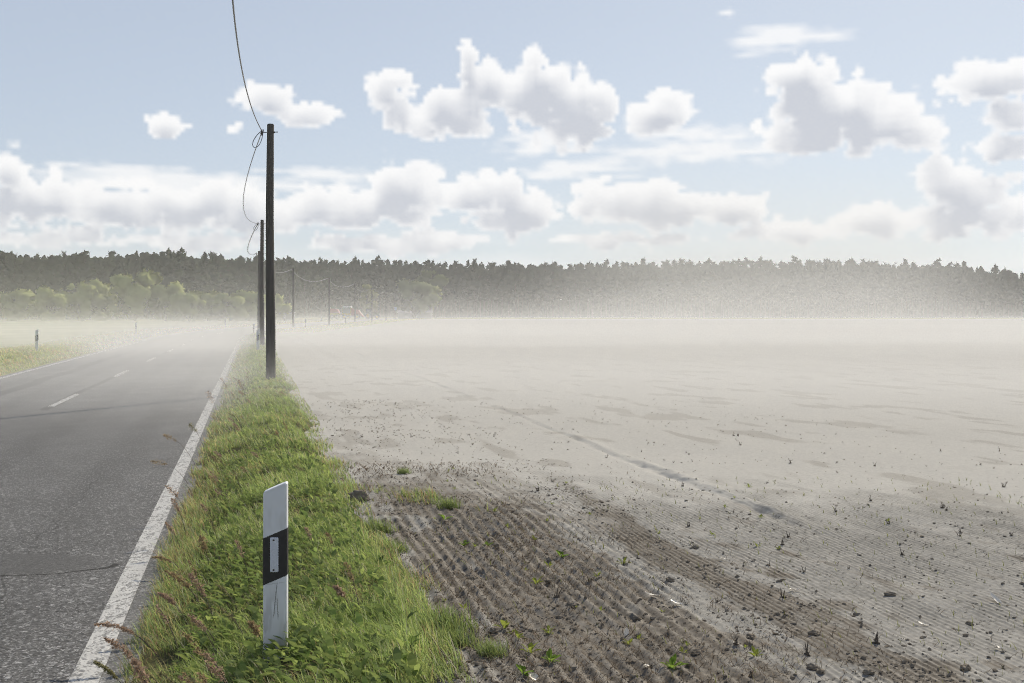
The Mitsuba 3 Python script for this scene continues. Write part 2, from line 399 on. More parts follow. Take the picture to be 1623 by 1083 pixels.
put('verge', sheet(np.concatenate([np.arange(3.7, 5.0, .1), np.arange(5.0, 5.62, .04)]), Yv, lambda s, y: hbase(s, y) + .02 * nz(s, y, 6, 3, 4) * smooth01(3.75, 4.0, s) - .08 * smooth01(5.28 + .36 * nz(s * 0, y, .55, 3, 5), 5.38 + .36 * nz(s * 0, y, .55, 3, 5), s)), 'mat_verge', smooth=True)
tag('verge', 'grassy raised verge between the road and the sandy field', kind='structure')
put('verge_left', sheet(np.arange(-7.6, -3.69, .3), Yv, lambda s, y: hbase(s, y)), 'mat_meadow', smooth=True)
tag('verge_left', 'pale grassy verge along the far left side of the road', kind='structure')
put('meadow', sheet(np.concatenate([[-285], np.arange(-280, -20, 8), np.arange(-20, -7.3, 1.5), [-7.4]]), Yv, lambda s, y: hbase(s, y) + .002), 'mat_meadow', smooth=True)
tag('meadow', 'pale green meadow left of the road', kind='structure')


def field_z(s, y):
    d = smooth01(14, 10, y - .9 * np.clip(3 - (s - 6), -3, 5) * 0) * .9 + .1
    d = np.where(y > 22, 0.0, d)
    sw = s + .09 * (meshkit.noise(np.stack([s * 1.3, y * .55, 0 * s], -1)) - .5)
    fine = smooth01(7.0, 7.5, s)
    row = np.cos(sw * 2 * np.pi / .095) * (1 - fine) + .55 * fine * np.cos(sw * 2 * np.pi / .048)
    band = smooth01(7.9, 6.6, s)
    z = -.13 + d * (.0048 + .005 * band) * row * np.clip(.9 + 2.4 * nz(s, y, 1.6, 3, 17), .0, 1.4)
    z += d * (.008 + .012 * band) * nz(s, y, 5, 3, 11) + d * (.010 + .020 * band) * nz(s, y, 19, 2, 12)
    z += .05 * nz(s, y, .5, 2, 13)
    # a wheel track
    t = s - 9.15 - .08 * nz(y, y, .3, 2, 15) + .09 * nz(s, y, 5, 3, 19)
    z += (1 - smooth01(40, 70, y)) * (-.022 * np.exp(-(t / .07) ** 2) + .018 * np.exp(-((t - .13) / .08) ** 2)) * np.clip(.55 + 2.4 * nz(y, y, .35, 3, 16), 0, 1.6) * np.clip(.85 + 1.8 * nz(s, y, 6, 2, 18), .1, 1.5)
    return z


Sf = np.concatenate([np.arange(5.15, 7.1, .02), np.arange(7.1, 11.5, .012), np.arange(11.5, 13.5, .03), 13.5 * 1.045 ** np.arange(0, 86)])
Yf = np.concatenate([np.arange(-30, 4, 4.0), np.arange(4.2, 16, .05), 16 * 1.02 ** np.arange(0, 151), [330.0]])
Yf = Yf[(Yf <= 330)]; Sf = Sf[Sf < 320]
put('field', sheet(Sf, Yf, field_z), 'mat_field', smooth=True)
tag('field', 'bare sandy field with fine drill rows and stubble, blown over with dust', kind='structure')
put('meadow_far', sheet(np.concatenate([np.arange(5.6, 60, 6), np.arange(60, 330, 30)]), np.arange(330, 480, 10.0), lambda s, y: -.126 + 0 * s), 'mat_meadow', smooth=True)
tag('meadow_far', 'pale green strip of grass at the far end of the sandy field', kind='structure')
g = trimesh.Trimesh([[-330, -50, -.75], [330, -50, -.75], [330, 550, -.75], [-330, 550, -.75]], [[0, 1, 2], [0, 2, 3]], process=False)
put('ground', g, 'mat_earth')
tag('ground', 'brown forest floor beyond the fields', kind='structure')


# ------------------------------------------------------------------ grass
def blades(pos, L, W, lean, az, col, seg=3, tipcol=None):
    """Curved tapering blades; az the way they lean, lean 0..1."""
    n = len(pos)
    ts = np.linspace(0, 1, seg + 1)
    ld = np.stack([np.cos(az), np.sin(az), 0 * az], 1)
    rng = np.random.default_rng(n)
    wa = rng.uniform(0, np.pi, n)
    wd = np.stack([np.cos(wa), np.sin(wa), 0 * wa], 1)
    V, F, C = [], [], []
    nv = 2 * seg + 1
    out = np.zeros((n, nv, 3)); cols = np.zeros((n, nv, 3))
    for k, t in enumerate(ts):
        p = pos + ld * (L * lean * t ** 1.5)[:, None]
        p[:, 2] += L * np.sqrt(np.clip(1 - (lean * .85) ** 2 * t, .08, 1)) * t
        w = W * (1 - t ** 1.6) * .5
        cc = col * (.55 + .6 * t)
        if k < seg:
            out[:, 2 * k] = p - wd * w[:, None]; out[:, 2 * k + 1] = p + wd * w[:, None]
            cols[:, 2 * k] = cols[:, 2 * k + 1] = cc
        else:
            out[:, -1] = p; cols[:, -1] = cc
    f = []
    for k in range(seg - 1):
        a = 2 * k
        f += [[a, a + 1, a + 3], [a, a + 3, a + 2]]
    f.append([nv - 3, nv - 2, nv - 1])
    faces = (np.arange(n)[:, None, None] * nv + np.array(f)[None]).reshape(-1, 3)
    return out.reshape(-1, 3), faces, np.clip(cols.reshape(-1, 3), 0, 1)


def join(parts):
    V, F, C, o = [], [], [], 0
    for v, f, cc in parts:
        V.append(v); F.append(f + o); C.append(cc); o += len(v)
    return (np.vstack(V), np.vstack(F)), np.vstack(C)


GREEN = .05 + np.array([2.1, 1.9, 1.65]) * np.array([[.085, .135, .030], [.12, .18, .045], [.16, .20, .065], [.10, .15, .06], [.20, .18, .09], [.15, .11, .06]])


def scatter(n, s0, s1, y0, y1, power, rng):
    u = rng.random(n)
    e = 1 - power
    y = (y0 ** e + u * (y1 ** e - y0 ** e)) ** (1 / e)
    s = rng.uniform(s0, s1, n)
    return s, y


def verge_grass(n, s0, s1, y0, y1, power, seed, hmul=1.0, wind=np.pi, dry=0.0, seg=3, wpx=.9, tint=(1, 1, 1)):
    rng = np.random.default_rng(seed)
    s, y = scatter(n, s0, s1, y0, y1, power, rng)
    edge = .20 * nz(y, s * 0, 1.1, 3, 31)
    keep = (s > s0 + .10 + edge * .8 + .12 * rng.random(n)) if s0 > 0 else np.ones(n, bool)
    if s0 > 0: keep &= s < s1 - .16 + 1.2 * .36 * nz(s * 0, y, .55, 3, 5) + .16 * rng.standard_normal(n)
    clump = nz(s, y, 2.2, 3, 33)
    keep &= rng.random(n) < .55 + 2.6 * clump
    s, y, clump = s[keep], y[keep], clump[keep]
    m = len(s)
    x = c(y) + s
    pos = np.stack([x, y, hbase(s, y) - .01], 1)
    tall = nz(s, y, .9, 3, 35) + .5
    L = (.03 + .09 * rng.random(m) ** 1.6 + .15 * np.clip(tall - .15, 0, 1) * rng.random(m)) * hmul
    W = np.maximum(rng.uniform(.003, .0075, m), wpx * y / 1200)
    kind = np.clip((nz(s, y, 1.6, 3, 37) + .5 + .22 * rng.standard_normal(m) + dry) * 4.6, 0, 5.99).astype(int)
    if s0 > 0:
        brown = (rng.random(m) < .50 * np.clip((s0 + .75 - s) / .6, 0, 1)) | (rng.random(m) < .18 * np.clip((s - s1 + .3) / .3, 0, 1))
        kind = np.where(brown, rng.integers(3, 6, m), kind)
    col = GREEN[kind] * rng.uniform(.75, 1.3, (m, 1)) * (1 + .7 * clump[:, None])
    pale = rng.random(m) < .07  # dry whitish blades, coloured to stand in for sun glints
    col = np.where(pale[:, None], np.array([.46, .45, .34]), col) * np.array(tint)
    az = wind + .9 * rng.standard_normal(m) + 1.6 * nz(s, y, 1.4, 2, 39)
    lean = np.clip(.62 + .25 * rng.standard_normal(m), .1, .98)
    return blades(pos, L, W, lean, az, col, seg)


def broadleaves(n, s0, s1, y0, y1, seed):
    """Flat broad leaves (clover, dandelion, dock seedlings) among the grass."""
    rng = np.random.default_rng(seed)
    s, y = scatter(n, s0, s1, y0, y1, 1.6, rng)
    k = nz(s, y, 1.3, 3, 41) + .6 * rng.random(n) - .3 > .02
    s, y = s[k], y[k]; m = len(s); x = c(y) + s
    pos = np.stack([x, y, hbase(s, y) + .03 + .05 * rng.random(m)], 1)
    az = np.pi + 1.2 * rng.standard_normal(m)
    el = rng.uniform(.1, 1.0, m)
    d = np.stack([np.cos(az) * np.cos(el), np.sin(az) * np.cos(el), np.sin(el)], 1)
    w = np.cross(d, [0, 0, 1.0]); w /= np.linalg.norm(w, axis=1, keepdims=True)
    nn = np.cross(w, d)
    L = rng.uniform(.035, .10, m)[:, None]; W = L * rng.uniform(.25, .5, m)[:, None]
    prof = [(0, 0.05, 0), (.3, .8, .08), (.65, 1.0, .05), (.9, .5, -.06), (1.05, .0, -.14)]
    V = []
    for t, q, b in prof:
        p = pos + d * L * t + nn * L * b
        V += [p - w * W * q * .5, p + w * W * q * .5 + nn * .003]
    V = np.stack(V, 1).reshape(-1, 3)
    f = [[2 * i, 2 * i + 1, 2 * i + 3] for i in range(4)] + [[2 * i, 2 * i + 3, 2 * i + 2] for i in range(4)]
    F = (np.arange(m)[:, None, None] * 10 + np.array(f)[None]).reshape(-1, 3)
    cb = np.array([[.20, .27, .08], [.27, .33, .10], [.15, .20, .075]])[rng.integers(0, 3, m)] * rng.uniform(.8, 1.25, (m, 1))
    return V, F, np.repeat(cb, 10, 0)


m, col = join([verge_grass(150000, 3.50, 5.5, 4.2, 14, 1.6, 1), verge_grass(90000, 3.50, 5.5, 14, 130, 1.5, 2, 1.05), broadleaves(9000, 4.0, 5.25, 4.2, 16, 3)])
rng = np.random.default_rng(9)
s, y = scatter(24000, 5.2, 6.6, 5, 15, 1.2, rng)
k = nz(s, y, 1.15, 3, 71) + .10 * rng.random(len(s)) - .14 * (s - 5.2) > .12
s, y = s[k], y[k]; n = len(s)
b2 = blades(np.stack([c(y) + s, y, field_z(s, y) - .005], 1), rng.uniform(.03, .13, n), np.maximum(.003, .8 * y / 1200), np.clip(.55 + .25 * rng.standard_normal(n), .1, .97), np.pi + 1.1 * rng.standard_normal(n), GREEN[rng.integers(0, 6, n)] * rng.uniform(.7, 1.2, (n, 1)), 3)
(mv, mf), col2 = join([(m[0], m[1], col), b2])
m, col = (mv, mf), col2
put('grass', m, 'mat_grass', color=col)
tag('grass', 'wind-blown green grass on the verge between the road and the field', 'grass', kind='stuff')
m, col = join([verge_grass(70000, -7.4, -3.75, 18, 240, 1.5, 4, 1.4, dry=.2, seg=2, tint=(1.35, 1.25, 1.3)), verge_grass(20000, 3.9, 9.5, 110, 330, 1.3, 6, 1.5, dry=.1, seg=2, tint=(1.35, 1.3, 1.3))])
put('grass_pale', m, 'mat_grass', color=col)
tag('grass_pale', 'pale tall grass along the far left edge of the road and round its bend', 'grass', kind='stuff')

# ------------------------------------------------------------------ on the field: straw, clods, stalks, husks, weeds
def rowfield(n, s0, s1, y0, y1, power, seed):
    rng = np.random.default_rng(seed)
    s, y = scatter(n, s0, s1, y0, y1, power, rng)
    return rng, s, y, c(y) + s, field_z(s, y)


def clod_meshes(pos, r, rng):
    base = trimesh.creation.icosahedron()
    bv, bf = np.array(base.vertices), np.array(base.faces)
    n = len(pos)
    V = bv[None] * rng.uniform(.35, 1.45, (n, 12, 1)) * r[:, None, None] * rng.uniform(.6, 1.5, (n, 1, 3)) * np.array([1.1, 1, .75])
    V = V + pos[:, None]
    return trimesh.Trimesh(V.reshape(-1, 3), (np.arange(n)[:, None, None] * 12 + bf[None]).reshape(-1, 3), process=False)


rng, s, y, x, z = rowfield(80000, 5.3, 14.5, 5.0, 26, 1.5, 50)
band = smooth01(8.4, 6.8, s) + .8 * np.exp(-((s - 7.75) / .35) ** 2)
k = rng.random(len(s)) < np.clip((.12 + .9 * band * (nz(s, y, 1.5, 3, 51) + .55)) * np.clip(.6 + 3.4 * nz(s, y, 3.1, 3, 52), .1, 2), 0, 1) * np.where(y > 13, .35, 1)
s, y, x, z = s[k], y[k], x[k], z[k]
r = np.maximum(.0032 + .0115 * rng.random(len(s)) ** 4, .0005 * y)
put('soil_crumbs', clod_meshes(np.stack([x, y, z + r * .2], 1), r, rng), 'mat_clod')
tag('soil_crumbs', 'small dark crumbs of soil scattered over the sandy field', 'soil', kind='stuff')

rng, s, y, x, z = rowfield(34000, 5.25, 9.0, 5.0, 15, 1.4, 55)
k = rng.random(len(s)) < np.clip(smooth01(8.3, 6.3, s) * (.5 + 2.2 * nz(s, y, 1.2, 3, 56)), .03, 1)
s, y, x, z = s[k], y[k], x[k], z[k]; n = len(s)
az = rng.uniform(0, 2 * np.pi, n)
L = rng.uniform(.02, .085, n); W = np.maximum(rng.uniform(.002, .005, n), .7 * y / 1200)
colr = np.array([[.20, .14, .09], [.30, .24, .17], [.12, .09, .065], [.55, .50, .42]])[rng.choice(4, n, p=[.42, .22, .27, .09])]
m, col = join([blades(np.stack([x, y, z], 1), L, W, rng.uniform(1.0, 1.17, n), az, colr, 2)])
put('straw_litter', m, 'mat_straw', color=col)
tag('straw_litter', 'brown straw and dead stems littered on the near edge of the field', 'straw', kind='stuff')

rng, s, y, x, z = rowfield(1500, 5.3, 12.5, 5.2, 13.5, 1.2, 58)
s = np.round(s / .096) * .096 + .01 * rng.standard_normal(len(s)); x = c(y) + s; z = field_z(s, y)
n = len(s)
m, col = join([blades(np.stack([x, y, z], 1), rng.uniform(.02, .06, n), np.maximum(.004, .8 * y / 1200), rng.uniform(.2, .7, n), np.pi + rng.standard_normal(n), np.array([.20, .22, .06]) * rng.uniform(.7, 1.2, (n, 1)), 2)])
put('seedlings', m, 'mat_grass', color=col)
tag('seedlings', 'tiny pale green seedlings coming up in the drill rows', 'seedlings', kind='stuff')


def at(px, y, s=None):
    """A place on the ground plane from a bearing (measured on the photograph) and a distance."""
    return (px - 811.5) / 1900 * y
def dist(py, drop=.0): return (CAM_H + drop) * 1900 / (py - 495)


def on_field(px, py):
    y = dist(py, .13); x = at(px, y)
    return x, y, float(field_z(np.array([x - c(y)]), np.array([y]))[0])


def clod(seed, r):
    rng = np.random.default_rng(seed)
    b = trimesh.creation.icosphere(3)
    v = np.array(b.vertices)
    d = meshkit.fbm(v * 2.2 + seed, 4, seed)
    v = v * (.35 + 1.3 * d)[:, None] * np.array([1.15, 1.0, .75]) * r
    return trimesh.Trimesh(v, b.faces, process=False)


clods = [mikit.ply(clod(60 + k, 1.0), 'mat_clod', smooth=40) for k in range(4)]
x, y, z = on_field(568, 796)
k = number('earth_clod'); scene[k] = {**clods[0], 'to_world': T().translate([x, y, z + .04]).scale([.085, .08, .085])}
tag(k, 'largest dark earth clod at the edge of the verge, beside the field', 'clod')
x, y, z = on_field(600, 840)
k = number('earth_clod'); scene[k] = {**clods[1], 'to_world': T().translate([x, y, z + .02]).scale([.06, .07, .07])}
tag(k, 'second dark earth clod below the largest one, at the grass edge', 'clod')
rng = np.random.default_rng(66)
spots = [(1530, 1062), (1300, 1066), (905, 960), (740, 912), (1062, 918), (1090, 888), (1235, 868), (720, 905), (1010, 980), (690, 985), (1190, 1010), (1350, 1050)]
for px, py in spots + [(rng.uniform(650, 1610), rng.uniform(790, 1078)) for _ in range(16)]:
    x, y, z = on_field(px, py)
    r = rng.uniform(.012, .026)
    k = number('earth_clod'); scene[k] = {**clods[rng.integers(4)], 'to_world': T().translate([x, y, z + r * .3]).rotate([0, 0, 1], rng.uniform(0, 360)).scale([r * 1.3, r, r])}
    tag(k, 'small dark clod lying on the drilled sandy field', 'clod', 'dark clods on the field')


def stalk_mesh(seed):
    rng = np.random.default_rng(seed)
    ms = []
    for j in range(rng.integers(2, 5)):
        a, h = rng.uniform(0, 2 * np.pi), rng.uniform(.035, .12)
        d = np.array([math.cos(a), math.sin(a), 0]) * rng.uniform(.1, .8)
        p0 = np.array([rng.uniform(-.02, .02), rng.uniform(-.02, .02), -.01])
        pts = [p0, p0 + d * h * .4 + [0, 0, h * .6], p0 + d * h + [0, 0, h * (1 if rng.random() > .3 else .7)]]
        ms.append(tube(pts, [.006, .005, .0035], 5))
    ms.append(tube([[-.03, 0, .004], [.0, .004, .012], [.035, -.006, .002]], [.008, .012, .005], 6))
    return cat(ms)


stalks = [mikit.ply(stalk_mesh(80 + k), 'mat_stalk') for k in range(12)]
rng = np.random.default_rng(90)
sp = [(1408, 830), (1494, 806), (1163, 690), (1584, 714), (1603, 850), (1240, 862), (1325, 812), (1274, 905), (1430, 880), (895, 968), (660, 968), (852, 778), (1345, 900)]
for px, py in sp + [(rng.uniform(850, 1620), rng.uniform(690, 1075)) for _ in range(32)]:
    x, y, z = on_field(px, py)
    f = rng.uniform(.3, .75)
    k = number('maize_stubble'); scene[k] = {**stalks[rng.integers(12)], 'to_world': T().translate([x, y, z]).rotate([0, 0, 1], rng.uniform(0, 360)).scale(f)}
    tag(k, 'short dark broken maize stubble sticking out of the sandy field', 'stubble', 'maize stubble on the field')


def husk_mesh(seed, L, W):
    rng = np.random.default_rng(seed)
    n, m_ = 9, 5
    V, F = [], []
    for i in range(n):
        t = i / (n - 1)
        w = W * math.sin(math.pi * (.12 + .86 * t)) ** .8
        for j in range(m_):
            q = j / (m_ - 1) * 2 - 1
            V.append((q * w / 2, (t - .5) * L, .006 + .35 * abs(q) ** 2 * w * .6 + .12 * L * (t - .4) ** 2 * 2 + .002 * rng.standard_normal()))
    for i in range(n - 1):
        for j in range(m_ - 1):
            a = i * m_ + j
            F += [[a, a + 1, a + m_ + 1], [a, a + m_ + 1, a + m_]]
    return trimesh.Trimesh(V, F, process=False)


for i, (px, py, L, W, rz, tilt, lab) in enumerate([
        (1578, 956, .13, .04, 25, 28, 'pale curled maize husk standing in the wheel track at the right edge'),
        (1460, 990, .09, .02, 60, 10, 'thin whitish maize husk lying left of the wheel track husk'),
        (1580, 1029, .08, .025, 55, 15, 'small whitish maize husk in the lower right corner of the field'),
        (1070, 957, .11, .03, 50, 12, 'pale maize husk beside dead stems in the middle of the near field'),
        (993, 1006, .06, .035, 5, 60, 'short upright pale maize husk on the brown near field'),
        (1258, 936, .09, .02, 95, 6, 'long thin pale husk lying flat across the drill rows'),
        (1034, 946, .10, .02, 80, 8, 'bleached husk strip left of the pale husk by the dead stems'),
        (845, 1070, .06, .05, 30, 20, 'white crumpled husk beside the broad green weed at the bottom edge'),
        (1143, 886, .07, .02, 75, 8, 'bleached flat husk lying on the fine rows right of the brown band'),
        (1024, 1059, .05, .02, 140, 10, 'small pale husk left of the bright green weed at the bottom')]):
    x, y, z = on_field(px, py)
    k = number('maize_husk'); put(k, husk_mesh(i, L, W), 'mat_husk', smooth=True, to=T().translate([x, y, z + .008]).rotate([0, 0, 1], rz).rotate([1, 0, 0], tilt))
    tag(k, lab, 'husk')


def weed_mesh(kind, seed):
    rng = np.random.default_rng(seed)
    if kind == 'tuft':
        n = 380
        pos = np.stack([.06 * rng.standard_normal(n), .05 * rng.standard_normal(n), 0 * np.arange(n) - .01], 1)
        return join([blades(pos, rng.uniform(.05, .17, n), rng.uniform(.004, .008, n), np.clip(.5 + .25 * rng.standard_normal(n), .1, .95), np.pi + 1.2 * rng.standard_normal(n), GREEN[rng.integers(0, 4, n)] * rng.uniform(.6, 1.0, (n, 1)), 3)])
    n = 11 if kind == 'rosette' else 6
    a = rng.uniform(0, 2 * np.pi, n)
    pos = np.stack([.008 * np.cos(a), .008 * np.sin(a), 0 * a], 1)
    el = rng.uniform(.25, 1.1, n)
    d = np.stack([np.cos(a) * np.cos(el), np.sin(a) * np.cos(el), np.sin(el)], 1)
    w = np.cross(d, [0, 0, 1.0]); w /= np.linalg.norm(w, axis=1, keepdims=True); nn = np.cross(w, d)
    L = rng.uniform(.04, .09, n)[:, None]; W = L * rng.uniform(.3, .5, n)[:, None]
    V = []
    for t, q, b in [(0, .12, 0), (.25, .45, .04), (.5, 1, .06), (.75, .85, 0), (1.0, .0, -.12)]:
        p = pos + d * L * t + nn * L * b
        V += [p - w * W * q * .5, p + nn * -.004, p + w * W * q * .5]
    V = np.stack(V, 1).reshape(-1, 3)
    f = []
    for i in range(4):
        for j in range(2):
            q = 3 * i + j
            f += [[q, q + 1, q + 4], [q, q + 4, q + 3]]
    F = (np.arange(n)[:, None, None] * 15 + np.array(f)[None]).reshape(-1, 3)
    base = np.array([[.15, .24, .04], [.19, .28, .05]])[rng.integers(0, 2, n)] if kind == 'rosette' else np.array([[.22, .26, .05]] * n)
    return (V, F), np.repeat(base * rng.uniform(.85, 1.2, (n, 1)), 15, 0)


weeds = {}
for kind in ('tuft', 'rosette', 'sprout'):
    weeds[kind] = []
    for k in range(3):
        m, col = weed_mesh(kind, 100 + k)
        weeds[kind].append(mikit.ply(m, 'mat_weed', color=col))
NAMED = [(708, 998, 'tuft', 1.25, 'broad green grass tuft on the sand right of the white post'),
         (725, 1018, 'tuft', .9, 'lower green grass tuft touching the broad tuft on the sand'),
         (712, 806, 'tuft', .9, 'green grass tuft on the edge of the drifted sand'),
         (627, 872, 'tuft', .8, 'small dark green tuft just off the grass edge'),
         (600, 842, 'tuft', 1.1, 'shaggy green tuft on the crumbling verge edge'),
         (640, 752, 'tuft', .6, 'thin grass tuft growing out of the drifted sand'),
         (780, 1036, 'tuft', .7, 'small grass tuft at the lower left of the field'),
         (890, 879, 'rosette', .9, 'bright green weed alone in the middle of the brown rows'),
         (1065, 1056, 'rosette', 1.0, 'bright green leafy weed at the bottom of the field'),
         (830, 1067, 'rosette', .8, 'broad-leaved green weed lying flat at the bottom edge'),
         (872, 1046, 'rosette', .9, 'green weed with upright leaf near the bottom edge'),
         (800, 991, 'sprout', 1.0, 'yellow-green sprout between two rows right of the grass tufts'),
         (705, 824, 'rosette', .9, 'flat light green weed left of the brown patch'),
         (735, 858, 'rosette', .8, 'light green weed among dark straw left of the brown rows'),
         (772, 862, 'rosette', .7, 'low light green weed right of another in dark straw'),
         (840, 1032, 'sprout', .9, 'yellowish sprout above the weed with the upright leaf'),
         (850, 924, 'sprout', .8, 'small yellow-green sprout in the middle of the brown field'),
         (1408, 826, 'sprout', .4, 'tiny green sprout beside dark stubble on the pale field')]
rng = np.random.default_rng(120)
for px, py, kind, f, lab in NAMED:
    x, y, z = on_field(px, py)
    k = number('weed_' + kind if kind != 'tuft' else 'grass_tuft')
    scene[k] = {**weeds[kind][rng.integers(3)], 'to_world': T().translate([x, y, z]).rotate([0, 0, 1], rng.uniform(-40, 40)).scale(f)}
    tag(k, lab, 'grass tuft' if kind == 'tuft' else 'weed')
for _ in range(46):
    px, py = rng.uniform(620, 1250), rng.uniform(740, 1075)
    if px < 560 + (py - 700) * .45: continue
    x, y, z = on_field(px, py)
    k = number('weed_sprout'); scene[k] = {**weeds['sprout'][rng.integers(3)], 'to_world': T().translate([x, y, z]).rotate([0, 0, 1], rng.uniform(0, 360)).scale(rng.uniform(.3, .7))}
    tag(k, 'tiny yellow-green weed sprouting on the near sandy field', 'weed', 'tiny weeds on the field')


# ------------------------------------------------------------------ seed-headed grasses and docks on the verge
def seed_grass(base, tip, head, seed, rad, n=260, colr=((.24, .13, .08), (.34, .24, .14))):
    """A thin bent stem with a plume of seeds, blown over by the wind."""
    rng = np.random.default_rng(seed)
    b, t = np.array(base, float), np.array(tip, float)
    ctrl = b + (t - b) * .4 + [0, 0, .35 * np.linalg.norm(t - b)]
    u = np.linspace(0, 1, 12)[:, None]
    pts = (1 - u) ** 2 * b + 2 * u * (1 - u) * ctrl + u ** 2 * t
    stem = tube(pts, np.linspace(.003, .0014, 12), 5)
    w = 1 - head * rng.random(n) ** .9
    q = (1 - w[:, None]) ** 2 * b + 2 * w[:, None] * (1 - w[:, None]) * ctrl + w[:, None] ** 2 * t
    spread = rad * np.sin(np.pi * np.clip((w - (1 - head)) / head * .85 + .12, 0, 1))
    q = q + rng.standard_normal((n, 3)) * spread[:, None] * [.7, .7, .6] + np.array([-.6, 0, -.1]) * (spread * rng.random(n))[:, None]
    sz = rng.uniform(.003, .0075, (n, 1, 1))
    d = rng.standard_normal((n, 3, 3)) * sz
    V = (q[:, None] + d).reshape(-1, 3)
    F = np.arange(3 * n).reshape(-1, 3)
    cc = np.array(colr[0]) + (np.array(colr[1]) - np.array(colr[0])) * rng.random((n, 1))
    # rays that carry the seeds
    return stem, (V, F), np.repeat(cc * rng.uniform(.7, 1.3, (n, 1)), 3, 0)


RUST, TAN, OLIVE = ((.30, .21, .15), (.44, .33, .25)), ((.28, .20, .11), (.36, .28, .17)), ((.20, .19, .09), (.28, .26, .14))
# (base px, base py, tip px, tip py) as seen from the camera position, at one distance
PL = [(262, 1010, 150, 990, .5, .012, RUST, 'rust-brown seed plume blown out over the white edge line'),
      (258, 1075, 165, 1012, .6, .016, RUST, 'long reddish plume leaning below the one over the white line'),
      (250, 1105, 210, 1045, .5, .020, RUST, 'thick rusty plume at the bottom of the picture by the line'),
      (230, 1100, 150, 1050, .4, .006, OLIVE, 'thin greenish stem at the very bottom beside the line'),
      (425, 1060, 395, 985, .45, .016, TAN, 'tan feathery plume standing left of the white post'),
      (560, 1000, 530, 930, .45, .012, RUST, 'brownish plume in the grass right of the white post'),
      (300, 745, 238, 732, .35, .03, TAN, 'pale seed head reaching over the white line in mid verge'),
      (312, 720, 258, 690, .35, .025, TAN, 'thin stem with pale seeds crossing above the white line'),
      (330, 712, 300, 672, .3, .03, OLIVE, 'loose greenish panicle farthest along the line in mid verge'),
      (300, 800, 262, 770, .45, .02, RUST, 'rusty plume beside the white line below the crossing stems'),
      (298, 830, 272, 790, .4, .018, RUST, 'second rusty plume below another at the line'),
      (290, 850, 262, 828, .5, .016, RUST, 'reddish plume lying close over the asphalt edge'),
      (296, 880, 240, 884, .5, .008, TAN, 'dry stem lying flat across the white line casting a shadow'),
      (330, 960, 262, 905, .5, .016, TAN, 'tall tan plume by the line left of the white post'),
      (345, 985, 300, 910, .5, .018, RUST, 'reddish tall plume between the line and the white post'),
      (300, 960, 250, 940, .5, .012, RUST, 'short rusty plume at the asphalt edge'),
      (335, 900, 318, 850, .4, .016, TAN, 'tan plume in the verge above the tall ones'),
      (370, 640, 350, 600, .4, .05, RUST, 'rusty sorrel stem left of the nearest wooden pole'),
      (392, 640, 378, 602, .4, .04, RUST, 'rusty sorrel stem just before the nearest wooden pole'),
      (350, 668, 330, 620, .35, .05, RUST, 'reddish stem beside the white line before the pole')]
for i, (bx, by, tx, ty, hd, rad, pal, lab) in enumerate(PL):
    y = dist(by, .13); x = at(bx, y); sb = x - float(c(y))
    b = np.array([x, y, float(hbase(sb, y)) - .02])
    yt = y + .05
    t = np.array([at(tx, yt), yt, CAM_H + (495 - ty) * yt / 1900])
    t[2] = max(t[2], b[2] + .05)
    stem, hm, hc = seed_grass(b, t, hd, 200 + i, rad * y / 6.5 if y < 9 else rad, 420 if y < 9 else 220, pal)
    k = number('seed_grass')
    put(k + '__stem', stem, 'mat_stalk', smooth=True)
    put(k + '__seed_head', hm, 'mat_panicle', color=hc)
    tag(k, lab, 'grass plant')
rng = np.random.default_rng(300)
for i in range(60):
    y = 5.2 + 30 * rng.random() ** 1.8; s0 = rng.uniform(3.95, 4.45) if rng.random() < .75 else rng.uniform(4.4, 5.2)
    x = float(c(y)) + s0; zb = float(hbase(s0, y)); h = rng.uniform(.16, .34)
    stem, hm, hc = seed_grass((x, y, zb - .02), (x - rng.uniform(.08, .22), y + rng.uniform(-.08, .08), zb + h), .45, 320 + i, rng.uniform(.010, .018), 130, (RUST, TAN, OLIVE)[rng.integers(3)])
    k = number('seed_grass')
    put(k + '__stem', stem, 'mat_stalk', smooth=True)
    put(k + '__seed_head', hm, 'mat_panicle', color=hc)
    tag(k, 'slender dry seed-headed grass among the green verge grass', 'grass plant', 'slender seed grasses on the verge')


def dock_mesh(seed):
    rng = np.random.default_rng(seed)
    n = rng.integers(7, 12)
    a = rng.uniform(0, 2 * np.pi, n); el = rng.uniform(.4, 1.2, n)
    d = np.stack([np.cos(a) * np.cos(el) - .25, np.sin(a) * np.cos(el), np.sin(el)], 1); d /= np.linalg.norm(d, axis=1, keepdims=True)
    w = np.cross(d, [0, 0, 1.0]); w /= np.linalg.norm(w, axis=1, keepdims=True); nn = np.cross(w, d)
    L = rng.uniform(.10, .20, n)[:, None]; W = L * rng.uniform(.22, .38, n)[:, None]
    V = []
    for t, q, b in [(0, .08, 0), (.25, .15, .03), (.4, .8, .05), (.6, 1, .04), (.8, .75, -.02), (.93, .35, -.08), (1.0, .02, -.13)]:
        p = np.array([0, 0, .0]) + d * L * t + nn * L * b
        wav = .01 * rng.standard_normal((n, 1))
        V += [p - w * W * q * .5 + nn * (.012 + wav) * q, p, p + w * W * q * .5 + nn * (.012 - wav) * q]
    V = np.stack(V, 1).reshape(-1, 3); f = []
    for i in range(6):
        for j in range(2):
            q = 3 * i + j; f += [[q, q + 1, q + 4], [q, q + 4, q + 3]]
    F = (np.arange(n)[:, None, None] * 21 + np.array(f)[None]).reshape(-1, 3)
    base = np.array([[.15, .22, .05], [.20, .28, .07], [.11, .16, .05]])[rng.integers(0, 3, n)]
    return (V, F), np.repeat(base * rng.uniform(.8, 1.2, (n, 1)), 21, 0)


